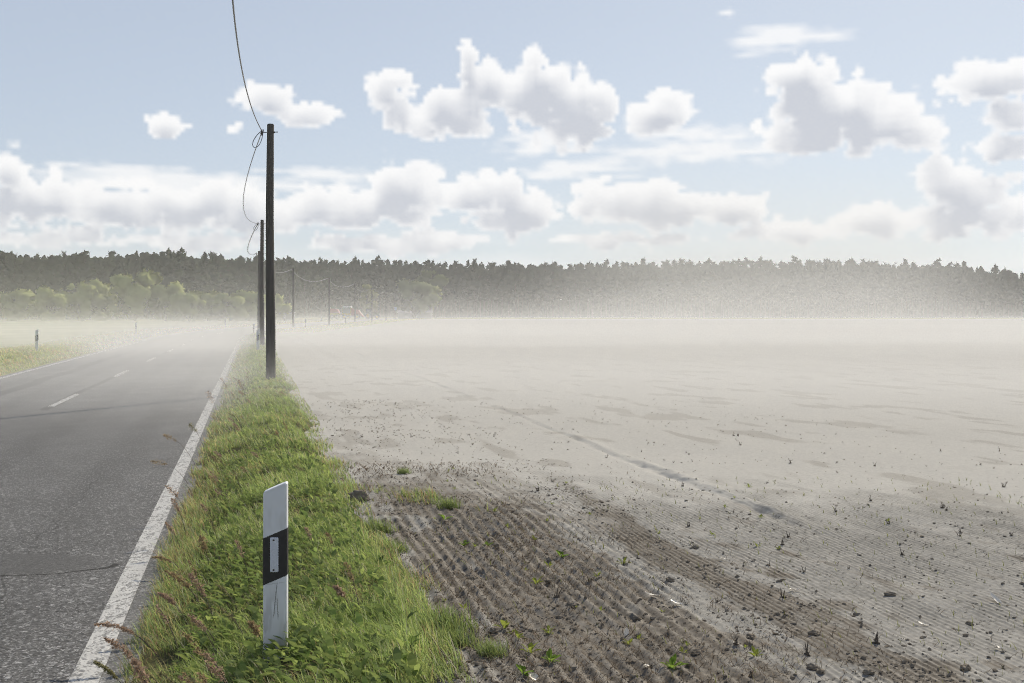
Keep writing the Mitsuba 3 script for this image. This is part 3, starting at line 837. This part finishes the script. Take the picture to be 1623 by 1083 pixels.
docks = []
for k in range(5):
    m, col = dock_mesh(400 + k); docks.append(mikit.ply(m, 'mat_weed', color=col, smooth=True))
rng = np.random.default_rng(410)
for i, (px, py) in enumerate([(345, 1035), (300, 1000), (280, 1015), (390, 1050), (650, 1040), (610, 990), (520, 1060), (560, 1035), (330, 985), (480, 1075), (600, 905), (535, 860), (640, 1075), (585, 1070), (380, 880), (350, 800), (420, 700), (500, 930)]):
    y = dist(py, .05); x = at(px, y); sb = x - float(c(y))
    k = number('leafy_weed'); scene[k] = {**docks[i % 5], 'to_world': T().translate([x, y, float(hbase(sb, y)) + .01]).rotate([0, 0, 1], rng.uniform(0, 360)).scale(rng.uniform(.38, .65))}
    tag(k, 'broad-leaved green weed growing low among the verge grass', 'weed', 'broad-leaved weeds in the verge')

# ------------------------------------------------------------------ roadside marker posts
def plan(k=1.0):
    p = [(-.054, 0), (.054, 0), (.061, .007), (.063, .028), (.060, .070), (.036, .094), (0, .101), (-.036, .094), (-.060, .070), (-.063, .028), (-.061, .007)]
    cx, cy = 0, .045
    return np.array([(cx + (a - cx) * k, cy + (b - cy) * k) for a, b in p])


def post_prism(k, z0, z1, slope0, slope1, rnd=0.0):
    pl = plan(k); n = len(pl)
    rings = [[(a, b, z0 + slope0 * a) for a, b in pl]]
    if rnd: rings.append([(a, b, z1 - rnd + slope1 * a) for a, b in pl])
    q = plan(k - (.10 if rnd else 0))
    rings.append([(a, b, z1 + slope1 * a) for a, b in q])
    V = [p for r in rings for p in r]; F = []
    for r in range(len(rings) - 1):
        for j in range(n):
            a, b = r * n + j, r * n + (j + 1) % n
            F += [[a, b, b + n], [a, b + n, a + n]]
    V.append(tuple(np.mean(rings[0], 0))); V.append(tuple(np.mean(rings[-1], 0)))
    e = (len(rings) - 1) * n
    F += [[len(V) - 2, (j + 1) % n, j] for j in range(n)] + [[len(V) - 1, e + j, e + (j + 1) % n] for j in range(n)]
    return trimesh.Trimesh(V, F, process=False)


SL = .42
bodym = mikit.ply(post_prism(1.0, -.05, .985, 0, SL, .008), 'mat_white', smooth=35)
bandm = mikit.ply(post_prism(1.022, .50, .745, SL, SL), 'mat_black', smooth=35)
refl = mikit.ply(box(-.0235, .0195, -.010, -.001, .545, .725, .003), 'mat_reflector')
scr = mikit.ply(cyl((-.004, -.0125, .557), (-.004, -.0095, .557), .005, 10), 'mat_screw')
scr2 = mikit.ply(cyl((-.004, -.0125, .712), (-.004, -.0095, .712), .005, 10), 'mat_screw')
for x, y, face, lab in [(-1.235, 6.24, 3, 'nearest white and black roadside marker post in the green verge'),
                        (-11.55, 54.5, 11, 'marker post at the foot of the second wooden pole, right of road'),
                        (-22.4, 104, 8, 'hazy marker post right of the road where it starts to bend'),
                        (-24.1, 140, 2, 'marker post between the fourth and fifth wooden pole'),
                        (-26.4, 190, 2, 'far marker post in front of the red farm machine'),
                        (-21.25, 53.6, 14, 'nearest marker post on the left side of the road'),
                        (-29.8, 95, 12, 'second marker post on the left side of the road'),
                        (-33.5, 140, 4, 'third marker post on the left side, just left of the bend'),
                        (-36.05, 190, 2, 'faint fourth marker post on the left beside the grey shed'),
                        (-36.6, 230, 2, 'faint farthest marker post left of the fifth pole')]:
    k = number('marker_post')
    tw = T().translate([x, y, ground_z(x, y) - (.0 if y > 10 else .085)]).rotate([0, 0, 1], face)
    for part, m in (('body', bodym), ('band', bandm), ('reflector', refl), ('screw', scr), ('screw_001', scr2)):
        if part.startswith('screw') and y > 10: continue
        scene['%s__%s' % (k, part)] = {**m, 'to_world': tw}
    tag(k, lab, 'marker post', 'marker posts along the road')

# ------------------------------------------------------------------ wooden poles and the cable
POLES = [(.72, -1.4), (-6.21, 30.8), (-13.1, 62.8), (-19.5, 92.4), (-23.8, 130.4), (-24.4, 160), (-25.8, 197), (-26.4, 226), (-27.3, 260), (-29.0, 295)]
PLAB = ['', 'nearest dark wooden pole standing in the grass verge', 'second dark wooden pole, just left of the nearest one', 'third wooden pole, hidden in part behind the second',
        'fourth wooden pole, first one right of the nearest pole', 'fifth wooden pole at the left end of the red machine', 'sixth wooden pole in front of the red machine',
        'seventh wooden pole in front of the dark tractor', 'eighth thin wooden pole right of the dark tractor', 'ninth and farthest wooden pole beside the small sign']
PH = 6.6
INS = {}
for i, (x, y) in enumerate(POLES):
    gz = ground_z(x, y)
    top = gz + PH - (0 if i < 3 else .1 * (i % 2))
    zi = top - .19
    INS[i] = np.array([x - .21, y, zi])
    if i == 0: continue
    rng = np.random.default_rng(500 + i)
    k = number('wooden_pole')
    zz = np.linspace(gz - .3, top - .025, 24)
    rr = np.linspace(.128, .088, 24) * (1 + .015 * rng.standard_normal(24))
    bend = np.stack([x + .012 * np.sin(zz * .9 + i), y + 0 * zz, zz], 1)
    bend = np.vstack([bend, bend[-1] + [0, 0, .025]]); rr = np.append(rr, .072)
    put(k + '__post', tube(bend, rr, 18), 'mat_wood', smooth=40)
    put(k + '__bracket', cat([cyl((x - .20, y - .02, zi - .03), (x + .20, y - .02, zi - .02), .011, 8), cyl((x + .095, y - .02, zi - .024), (x + .125, y - .02, zi - .024), .022, 8)]), 'mat_steel')
    put(k + '__insulator', cat([cyl((x - .215, y - .02, zi - .10), (x - .215, y - .02, zi + .045), .034, 12, .022), cyl((x - .215, y - .02, zi - .11), (x - .215, y - .02, zi - .05), .020, 12, .040), cyl((x - .18, y - .02, zi - .02), (x - .165, y - .02, zi + .05), .010, 8)]), 'mat_insulator', smooth=40)
    tag(k, PLAB[i], 'pole', 'wooden poles along the road')

CLAB = ['black cable rising from the nearest pole out of the top of the picture', 'slack black cable from the nearest pole to the second pole', 'cable between the second and third pole',
        'cable between the third and fourth pole', 'sagging cable between the fourth and fifth pole', 'sagging cable between the fifth and sixth pole', 'sagging cable between the sixth and seventh pole',
        'sagging cable between the seventh and eighth pole', 'sagging cable between the eighth and farthest pole']
for i in range(9):
    a, b = INS[i], INS[i + 1]
    sz, sx = (.45, .5) if i == 0 else (.55, .62) if i == 1 else (.6, .6) if i == 2 else (.8, .3)
    t = np.linspace(0, 1, 60)[:, None]
    pts = a + (b - a) * t + 4 * t * (1 - t) * np.array([-sx, 0, -sz])
    k = number('overhead_cable')
    put(k, tube(pts, .0125 if i < 2 else .024, 6), 'mat_insulator' if i < 2 else 'mat_cable', smooth=True)
    tag(k, CLAB[i], 'cable', 'cables between the wooden poles')
    # spare loop of cable that hangs at the pole
    if i < 3:
        u = np.linspace(0, 1, 40)
        L = .46 if i == 0 else .40
        ang = u * 2 * np.pi
        ax = np.array([-.45, 0, -.89]); bx = np.array([.89, .15, -.45])
        lp = b + ax * (L / 2 * (1 - np.cos(ang)))[:, None] + bx * (.085 * np.sin(ang) * (1 - .3 * np.cos(ang)))[:, None]
        k = number('cable_loop')
        put(k, tube(lp, .010, 6), 'mat_insulator', smooth=True)
        tag(k, ['hanging loop of spare cable at the top of the nearest pole', 'hanging loop of spare cable at the top of the second pole', 'hanging loop of spare cable at the top of the third pole'][i], 'cable loop')


# ------------------------------------------------------------------ trees
def leaf_cloud(lobes, n, size, rng, shell=.55):
    """n random leaf clumps (one triangle each) in the lobes (cx, cy, cz, rx, ry, rz)."""
    lobes = np.array(lobes, float)
    wt = (lobes[:, 3] * lobes[:, 4] * lobes[:, 5]) ** .7; wt /= wt.sum()
    i = rng.choice(len(lobes), n, p=wt)
    d = rng.standard_normal((n, 3)); d /= np.linalg.norm(d, axis=1, keepdims=True)
    r = (shell + (1 - shell) * rng.random(n)) * rng.uniform(.75, 1.3, n)
    p = lobes[i, :3] + d * r[:, None] * lobes[i, 3:]
    tri = rng.standard_normal((n, 3, 3)); tri -= tri.mean(1, keepdims=True)
    tri *= (size * rng.uniform(.5, 1.1, n) / 1.4)[:, None, None]
    N = .14 * d + .02 * rng.standard_normal((n, 3)) + [0, 0, .35] + (p - lobes[:, :3].mean(0)) / (np.ptp(lobes[:, :3], axis=0).max() + lobes[:, 3].max()) * 1.2
    return (p[:, None] + tri).reshape(-1, 3), np.arange(3 * n).reshape(-1, 3), np.repeat(N / np.linalg.norm(N, axis=1, keepdims=True), 3, 0)


def cores(lobes, rng, sub=0, f=.86):
    """The dense inside of each lobe: a knobbly closed body."""
    b = trimesh.creation.icosphere(sub) if sub else trimesh.creation.icosahedron()
    bv, bf = np.array(b.vertices), np.array(b.faces)
    bv = bv / np.linalg.norm(bv, axis=1, keepdims=True)
    L = np.array(lobes, float); n = len(L)
    V = bv[None] * rng.uniform(.7, 1.12, (n, len(bv), 1)) * f * L[:, None, 3:] + L[:, None, :3]
    N = (.14 * bv[None] + np.array([0, 0, .35]) + (V - L[:, :3].mean(0)) / (np.ptp(L[:, :3], axis=0).max() + L[:, 3].max()) * 1.2).reshape(-1, 3)
    return V.reshape(-1, 3), (np.arange(n)[:, None, None] * len(bv) + bf[None]).reshape(-1, 3), N / np.linalg.norm(N, axis=1, keepdims=True)


def crown(parts, bsdf):
    V, F, N, o = [], [], [], 0
    for v, f, n in parts:
        V.append(v); F.append(f + o); N.append(n); o += len(v)
    return {'type': 'ply', 'filename': meshkit.write_ply((np.vstack(V), np.vstack(F)), normals=np.vstack(N)), 'face_normals': False, 'bsdf': ref(bsdf)}


def pine(seed, n=560):
    """A Scots pine one unit tall."""
    rng = np.random.default_rng(seed)
    H = 1.0
    bend = .02 * rng.standard_normal(3)
    zz = np.linspace(0, .93, 7)
    tr = np.stack([bend[0] * np.sin(zz * 3), bend[1] * np.sin(zz * 2.5), zz], 1)
    parts = [tube(tr, np.linspace(.0105, .003, 7), 6)]
    lob = []
    z0 = rng.uniform(.36, .5)
    for z in np.linspace(z0, .97, 17):
        q = (z - z0) / (1 - z0)
        R = .14 * (1 - q) ** .75 * (.5 + rng.random()) * min(1, .5 + 3 * q) + .008
        a = rng.uniform(0, 2 * np.pi)
        for da in (0, rng.uniform(1.8, 4.2)):
            rr = R * rng.uniform(.5, 1.0)
            cx, cy = rr * math.cos(a + da), rr * math.sin(a + da)
            lob.append((cx, cy, z + rng.uniform(-.015, .02), .022 + R * .5, .022 + R * .5, .02 + R * .2))
            parts.append(tube([[0, 0, z - .03], [cx, cy, z]], [.003, .0015], 4))
    return cat(parts), [cores(lob, rng), leaf_cloud(lob, n, .032, rng, .6)]


pines = []
for k in range(9):
    tr, cr = pine(600 + k)
    pines.append((mikit.ply(tr, 'mat_bark'), crown(cr, 'mat_pine')))
EX = np.array([-60, 0, 150, 300, 430, 520, 640, 800, 1100, 1400, 1690])
EY = np.array([272, 272, 278, 290, 335, 395, 410, 410, 402, 395, 392])
ETOP = np.interp
def top_line(px): return np.interp(px, [-60, 0, 100, 300, 430, 600, 900, 1200, 1400, 1500, 1600, 1690], [402, 402, 408, 404, 410, 415, 419, 415, 416, 419, 431, 436])
rng = np.random.default_rng(620)
row = 0
for off, step in ((0, 10.8), (7, 12.5)):
    for px in np.arange(-40 + off, 1668, step):
        q = px + rng.uniform(-4, 4)
        y = float(np.interp(q, EX, EY)) + off * 1.1 + rng.uniform(-2, 3)
        x = at(q, y)
        h = CAM_H + .4 + (495 - top_line(q)) * y / 1900 + rng.normal(0, .85) - .3
        if rng.random() < .12: h *= .86
        if 300 < q < 430 and off: h -= .5
        k = number('pine_tree')
        v = pines[rng.integers(9)]
        tw = T().translate([x, y, -.75]).rotate([0, 0, 1], rng.uniform(0, 360)).scale([h * rng.uniform(.85, 1.2), h * rng.uniform(.85, 1.2), h + .5])
        scene[k + '__trunk'] = {**v[0], 'to_world': tw}
        scene[k + '__crown'] = {**v[1], 'to_world': tw}
        w = ('left of the poles, behind the green hedge' if q < 400 else 'between the nearest pole and the willow' if q < 640 else 'right of the willow, before the dust plume' if q < 860
             else 'veiled by the tall dust plume beyond the field' if q < 1330 else 'at the far right, where the dust thins out')
        tag(k, 'tall dark pine of the forest edge ' + w, 'pine tree', 'pines of the forest edge ' + w)
# the depth of the wood behind the first rows
parts = []
for px in np.arange(-480, 2080, 9.0):
    for r_ in range(3):
        q = px + rng.uniform(-5, 5); y = float(np.interp(q, EX, EY)) + 16 + 8 * r_ + rng.uniform(-3, 3); x = at(q, y)
        h = CAM_H + (495 - top_line(q)) * (y - 14) / 1900 + rng.normal(0, .8)
        lob = [(x + rng.uniform(-1, 1), y + rng.uniform(-1, 1), h * f - .4, 2.3 * g_, 2.3 * g_, 1.7) for f, g_ in ((.02, 1.35), (.08, 1.35), (.14, 1.3), (.2, 1.2), (.28, 1.15), (.43, 1.1), (.58, 1.05), (.72, .95), (.84, .7), (.93, .4))]
        parts += [cores(lob, rng, 0, 1.05), leaf_cloud(lob, 120, .8, rng, .8)]
scene['forest'] = crown(parts, 'mat_forest')
tag('forest', 'dark mass of the wood behind the first pines', 'forest', kind='stuff')


def bushy(seed, W, H, n, size, spread=1.0, trunk=True, lean=0, low=.12):
    rng = np.random.default_rng(seed)
    parts, lob = [], []
    for k in range(40):
        a = rng.uniform(0, 2 * np.pi); r = W / 2 * math.sqrt(rng.random()) * .78; z = H * (low + (1 - low) * rng.random() ** .8 * .88)
        r *= math.sqrt(max(.12, 1 - ((z / H - .45) / .62) ** 2))
        R = W * .10 * rng.uniform(.5, 1.45)
        cx, cy = r * math.cos(a) + lean * z / H, r * math.sin(a)
        lob.append((cx, cy, z, R, R, R * .85))
        if trunk and k % 4 == 0:
            parts.append(tube([[0, 0, 0], [cx * .25, cy * .25, z * .45], [cx, cy, z]], [.028 * H * .5, .018 * H * .5, .006 * H * .5], 5))
    parts.append(tube([[0, 0, -.3], [0, 0, H * .3]], [.035 * H, .022 * H], 7))
    return cat(parts), [cores(lob, rng, 1), leaf_cloud(lob, n, size, rng, .7)]


def plant_tree(base, px, y, W, H, mat, lab, cat_, seed, n=1500, size=.42, group=None, low=.12, lean=0):
    x = at(px, y); gz = ground_z(x, y) if y < 300 else -.2
    tr, cr = bushy(seed, W, H, n, size, low=low, lean=lean)
    k = number(base); tw = T().translate([x, y, gz])
    put(k + '__trunk', tr, 'mat_bark', to=tw); scene[k + '__crown'] = {**crown(cr, mat), 'to_world': tw}
    tag(k, lab, cat_, group)


# hedge of bushes on the left, before the wood
HEDGE = [(-30, 236, 8, 6.2), (25, 240, 7.5, 6.0), (75, 232, 7, 6.6), (130, 240, 9, 7.6), (165, 244, 7, 8.6), (215, 240, 10, 9.8), (262, 242, 8, 7.4), (300, 236, 7, 5.8), (330, 240, 7, 5.6), (365, 238, 7, 5.4), (398, 243, 7, 5.8), (430, 250, 7, 5.2)]
HL = ['leftmost pale green bush of the hedge, cut by the edge of the picture', 'low pale bush, second from the left in the hedge', 'yellow-green bush with a pointed top left in the hedge', 'broad yellow-green bush before the tallest hedge tree',
      'upright pale tree rising behind the broad hedge bush', 'tallest rounded tree of the green hedge before the forest', 'yellow-green bush right of the tallest hedge tree', 'low pale bush right of the tall part of the hedge',
      'low rounded bush in the right part of the hedge', 'pale rounded hedge bush left of the wooden poles', 'hedge bush directly behind the leaning row of poles', 'last hedge bush, right of the nearest pole']
for i, (px, y, W, H) in enumerate(HEDGE):
    plant_tree('hedge_bush', px, y, W * 1.25, H * 1.03, 'mat_bush', HL[i], 'bush', 700 + i, 3600, .42, 'hedge before the forest', .05)
plant_tree('willow_tree', 657, 335, 13.5, 10.6, 'mat_willow', 'broad grey-green willow alone at the far edge of the field', 'tree', 730, 4200, .40, low=.22)
plant_tree('willow_tree', 690, 345, 7.5, 9.8, 'mat_bush', 'yellow-green tree leaning out at the right side of the willow', 'tree', 731, 2200, .40, low=.25)
plant_tree('birch_tree', 584, 375, 7.0, 11.0, 'mat_birch', 'slim yellow-green tree before the forest behind the seventh pole', 'tree', 732, 2000, .42, low=.2)
plant_tree('oak_tree', 683, 400, 13, 16.5, 'mat_oak', 'mid-green leafy tree crown in the forest edge above the willow', 'tree', 733, 2600, .6, low=.4)


# ------------------------------------------------------------------ farm machines, shed, sign far down the road
def wheel(x, z, r, w, y, name, hubmat):
    put(name + '__tyre' if name.count('__') < 2 else name, cat([tube([[x, y, z], [x, y + w, z]], [r, r], 20), tube([[x, y + .08, z], [x, y + w - .08, z]], [r * 1.03] * 2, 20)]), 'mat_tyre')
    put(name + '__rim', cat([tube([[x, y - .02, z], [x, y + .05, z]], [r * .5, r * .45], 16), tube([[x, y - .05, z], [x, y + .02, z]], [r * .16, r * .14], 10)]), hubmat)


HY, HX0 = 304.0, at(523, 304)
def hx(px): return at(px, HY)
GZ = ground_z(hx(545), HY)
k = 'farm_harvester'
tag(k, 'red farm machine with a white-roofed glass cab at the road bend', 'farm machine')
a, b = hx(542), hx(556)
put(k + '__chassis', box(a, hx(572), HY + .3, HY + 1.9, GZ + .7, GZ + 1.05, .05), 'mat_grey_dark')
put(k + '__cab', cat([box(a, b, HY, HY + 2.0, GZ + .95, GZ + 1.5, .05), *[box(q, q + .09, w, w + .09, GZ + 1.5, GZ + 3.0, .01) for q in (a + .02, b - .12) for w in (HY + .02, HY + 1.88)]]), 'mat_yellow')
put(k + '__cab__window', box(a + .06, b - .10, HY + .06, HY + 1.94, GZ + 1.5, GZ + 2.98, .02), 'mat_glass')
put(k + '__cab__roof', hull([(a - .05, HY - .1, GZ + 3.0), (b + .15, HY - .1, GZ + 3.0), (a - .05, HY + 2.1, GZ + 3.0), (b + .15, HY + 2.1, GZ + 3.0), (a + .25, HY + .1, GZ + 3.32), (b - .1, HY + .1, GZ + 3.32), (a + .25, HY + 1.9, GZ + 3.32), (b - .1, HY + 1.9, GZ + 3.32)]), 'mat_roof_white')
put(k + '__body', cat([hull([(b + .03, HY, GZ + .9), (hx(563), HY, GZ + .9), (b + .03, HY, GZ + 2.75), (hx(561), HY, GZ + 2.55), (b + .03, HY + 2.1, GZ + .9), (hx(563), HY + 2.1, GZ + .9), (b + .03, HY + 2.1, GZ + 2.75), (hx(561), HY + 2.1, GZ + 2.55)])]), 'mat_red')
put(k + '__conveyor', hull([(hx(563.5), HY + .1, GZ + 1.3), (hx(563.5), HY + .1, GZ + 2.45), (hx(568), HY + .1, GZ + 2.3), (hx(576), HY + .1, GZ + .7), (hx(574), HY + .1, GZ + .6), (hx(563.5), HY + 1.8, GZ + 1.3), (hx(563.5), HY + 1.8, GZ + 2.45), (hx(568), HY + 1.8, GZ + 2.3), (hx(576), HY + 1.8, GZ + .7), (hx(574), HY + 1.8, GZ + .6)]), 'mat_red')
put(k + '__exhaust', cyl((b + .7, HY + .5, GZ + 2.4), (b + .7, HY + .5, GZ + 3.0), .07), 'mat_steel')
put(k + '__lamp', box(b + .95, b + 1.2, HY - .06, HY + .02, GZ + 2.52, GZ + 2.70, .02), 'mat_roof_white')
for q, r in ((545, .62), (552, .5), (566, .62)):
    wheel(hx(q), GZ + r, r, .5, HY - .12, k + '__' + number('harvester_wheel').replace('harvester_wheel', 'wheel'), 'mat_yellow')
k = 'red_trailer'
tag(k, 'red hopper trailer with pale lower side, left of the white-roofed cab', 'trailer')
put(k + '__hopper', hull([(hx(522), HY + .2, GZ + 1.6), (hx(538), HY + .2, GZ + 1.5), (hx(522), HY + .2, GZ + 2.75), (hx(534), HY + .2, GZ + 2.6), (hx(522), HY + 2.2, GZ + 1.6), (hx(538), HY + 2.2, GZ + 1.5), (hx(522), HY + 2.2, GZ + 2.75), (hx(534), HY + 2.2, GZ + 2.6)]), 'mat_red')
put(k + '__panel', box(hx(522.5), hx(536), HY + .3, HY + 2.1, GZ + .75, GZ + 1.5, .05), 'mat_yellow')
put(k + '__drawbar', box(hx(536), hx(541.5), HY + 1.0, HY + 1.2, GZ + .7, GZ + .85, .02), 'mat_grey_dark')
put(k + '__lamp', box(hx(523), hx(524.5), HY + .1, HY + .25, GZ + 2.76, GZ + 2.95, .02), 'mat_roof_white')
put(k + '__lamp_001', box(hx(531), hx(533), HY + .1, HY + .25, GZ + 2.62, GZ + 2.78, .02), 'mat_roof_white')
wheel(hx(526), GZ + .6, .6, .45, HY, k + '__wheel', 'mat_grey_wall'); wheel(hx(534), GZ + .6, .6, .45, HY, k + '__wheel_001', 'mat_grey_wall')
k = 'tractor'
tag(k, 'dark green tractor with yellow hubs right of the red farm machine', 'tractor')
TY = 301.0
def tx_(px): return at(px, TY)
put(k + '__hood', hull([(tx_(588), TY + .5, GZ + .9), (tx_(601), TY + .6, GZ + .95), (tx_(588), TY + .5, GZ + 1.75), (tx_(600.5), TY + .6, GZ + 1.5), (tx_(588), TY + 1.5, GZ + .9), (tx_(601), TY + 1.4, GZ + .95), (tx_(588), TY + 1.5, GZ + 1.75), (tx_(600.5), TY + 1.4, GZ + 1.5)]), 'mat_dark_green')
put(k + '__cab', cat([box(tx_(579.5), tx_(588), TY + .2, TY + 1.8, GZ + .9, GZ + 1.55, .05), *[box(q, q + .07, w, w + .07, GZ + 1.55, GZ + 2.5, .01) for q in (tx_(580), tx_(587.2)) for w in (TY + .25, TY + 1.7)]]), 'mat_dark_green')
put(k + '__cab__window', box(tx_(580.3), tx_(587.3), TY + .29, TY + 1.72, GZ + 1.55, GZ + 2.48, .02), 'mat_glass')
put(k + '__cab__roof', box(tx_(579.3), tx_(588.3), TY + .15, TY + 1.85, GZ + 2.5, GZ + 2.68, .06), 'mat_dark_green')
put(k + '__exhaust', cyl((tx_(590), TY + .6, GZ + 1.6), (tx_(590), TY + .6, GZ + 2.5), .05), 'mat_steel')
put(k + '__lamp', box(tx_(600.6), tx_(601.4), TY + .6, TY + .9, GZ + 1.25, GZ + 1.42, .02), 'mat_roof_white')
wheel(tx_(583), GZ + .85, .85, .5, TY - .15, k + '__wheel', 'mat_yellow'); wheel(tx_(597.5), GZ + .6, .6, .4, TY - .1, k + '__wheel_001', 'mat_yellow')

k = 'grey_shed'
y = 256.0; x0, x1 = at(424, y), at(463.5, y); gz = ground_z(x1, y) - .1
tag(k, 'low flat grey shed standing behind the nearest poles at the meadow edge', 'shed')
put(k + '__wall', box(x0, x1, y, y + 2.6, gz, gz + 1.75, .03), 'mat_grey_wall')
put(k + '__roof', box(x0 - .1, x1 + .1, y - .12, y + 2.75, gz + 1.75, gz + 1.87, .02), 'mat_grey_dark')
put(k + '__door', box(at(453, y), at(462, y), y - .035, y - .002, gz + .35, gz + 1.5, .01), 'mat_grey_dark')
k = 'grey_shed_001'
y = 352.0; x0, x1 = at(630, y), at(684, y)
tag(k, 'long low grey shed hidden behind the willow trunk', 'shed')
put(k + '__wall', box(x0, x1, y, y + 4, -.4, 1.5, .03), 'mat_grey_wall')
put(k + '__roof', hull([(x0 - .2, y - .3, 1.5), (x1 + .2, y - .3, 1.5), (x0 - .2, y + 4.3, 1.5), (x1 + .2, y + 4.3, 1.5), (x0 - .2, y + 2, 2.3), (x1 + .2, y + 2, 2.3)]), 'mat_grey_dark')
k = 'road_sign'
y = 292.0; x = at(627, y)
tag(k, 'small pale blue-grey sign on a thin post beside the farthest pole', 'sign')
put(k + '__post', cyl((x, y + .06, -.2), (x, y + .06, 3.0), .05), 'mat_steel')
put(k + '__board', box(x - .32, x + .32, y - .03, y, 2.2, 3.0, .01), 'mat_sign')

# ------------------------------------------------------------------ the blowing dust: one closed box of air round everything
X0, X1, Y0, Y1, Z0, Z1 = -200.0, 200.0, -20.0, 440.0, -.9, 27.0
NX, NY, NZ = 200, 230, 150
gx = X0 + (np.arange(NX) + .5) / NX * (X1 - X0)
gy = Y0 + (np.arange(NY) + .5) / NY * (Y1 - Y0)
gzv = Z0 + (np.arange(NZ) + .5) / NZ * (Z1 - Z0)
Xg, Yg = np.meshgrid(gx, gy)                      # (NY, NX)
Sg = Xg - c(Yg)


def f2(kx, ky, o, seed, z=0.0): return meshkit.fbm(np.stack([Xg * kx, Yg * ky, 0 * Xg + z], -1), o, seed)


onfield = smooth01(-9, 12, Sg)
ramp_field = smooth01(10, 34, Yg + .55 * np.clip(Xg, -3, 20))
ramp_road = smooth01(35, 76, Yg)
ramp = ramp_field * onfield + ramp_road * (1 - onfield)
left = 1 - .5 * smooth01(-4, -22, Sg)
fade = 1 - .84 * smooth01(90, 170, Yg)
plume = smooth01(-.02, .16, Xg / np.maximum(Yg, 1)) * smooth01(.44, .28, Xg / np.maximum(Yg, 1)) * smooth01(110, 210, Yg) * smooth01(430, 395, Yg)
bump = smooth01(34, 64, Yg) * (1 - smooth01(95, 150, Yg)) * smooth01(-70, -25, Xg) * (1 - .6 * smooth01(10, 60, Xg))
G0 = .065 * ramp * onfield * fade + .17 * ramp * (1 - onfield) * fade * left
dens = np.zeros((NZ, NY, NX), np.float32)
n2 = None
for i, z in enumerate(gzv):
    h = max(z + .13, 0)
    if n2 is None or i % 5 == 0: n2 = f2(1 / 60., 1 / 45., 3, 8, z * .12)
    low_ = G0 * math.exp(-h / .42) * np.clip(-.9 + 3.8 * f2(1 / 30., 1 / 6., 3, 5, z * .6), .06, 2.2) if h < 3 else 0
    mid = .0021 * smooth01(35, 130, Yg) * math.exp(-h / 4.5) * np.clip(-.1 + 2.2 * n2, .05, 2)
    near = .0090 * bump * math.exp(-h / 2.1) * np.clip(-.2 + 2.4 * n2, .1, 2)
    tall = .0038 * plume * math.exp(-h / 26) * np.clip(-.7 + 3.4 * n2, .05, 2.2)
    dens[i] = low_ + mid + near + tall + .0004
scene['dusty_air'] = {'type': 'heterogeneous', 'albedo': {'type': 'constvolume', 'value': {'type': 'rgb', 'value': [.85, .848, .84]}},
                      'sigma_t': {'type': 'gridvolume', 'grid': mi.VolumeGrid(dens[..., None]), 'filter_type': 'trilinear', 'wrap_mode': 'clamp',
                                  'to_world': T().translate([X0, Y0, Z0]).scale([X1 - X0, Y1 - Y0, Z1 - Z0])},
                      'phase': {'type': 'isotropic'}}
scene['haze'] = {'type': 'cube', 'to_world': T().translate([0, 250, 12.6]).scale([340, 310, 14.4]), 'bsdf': {'type': 'null'}, 'interior': ref('dusty_air')}
tag('haze', 'pale dust blowing low over the field and road before the forest', 'dust', kind='stuff')
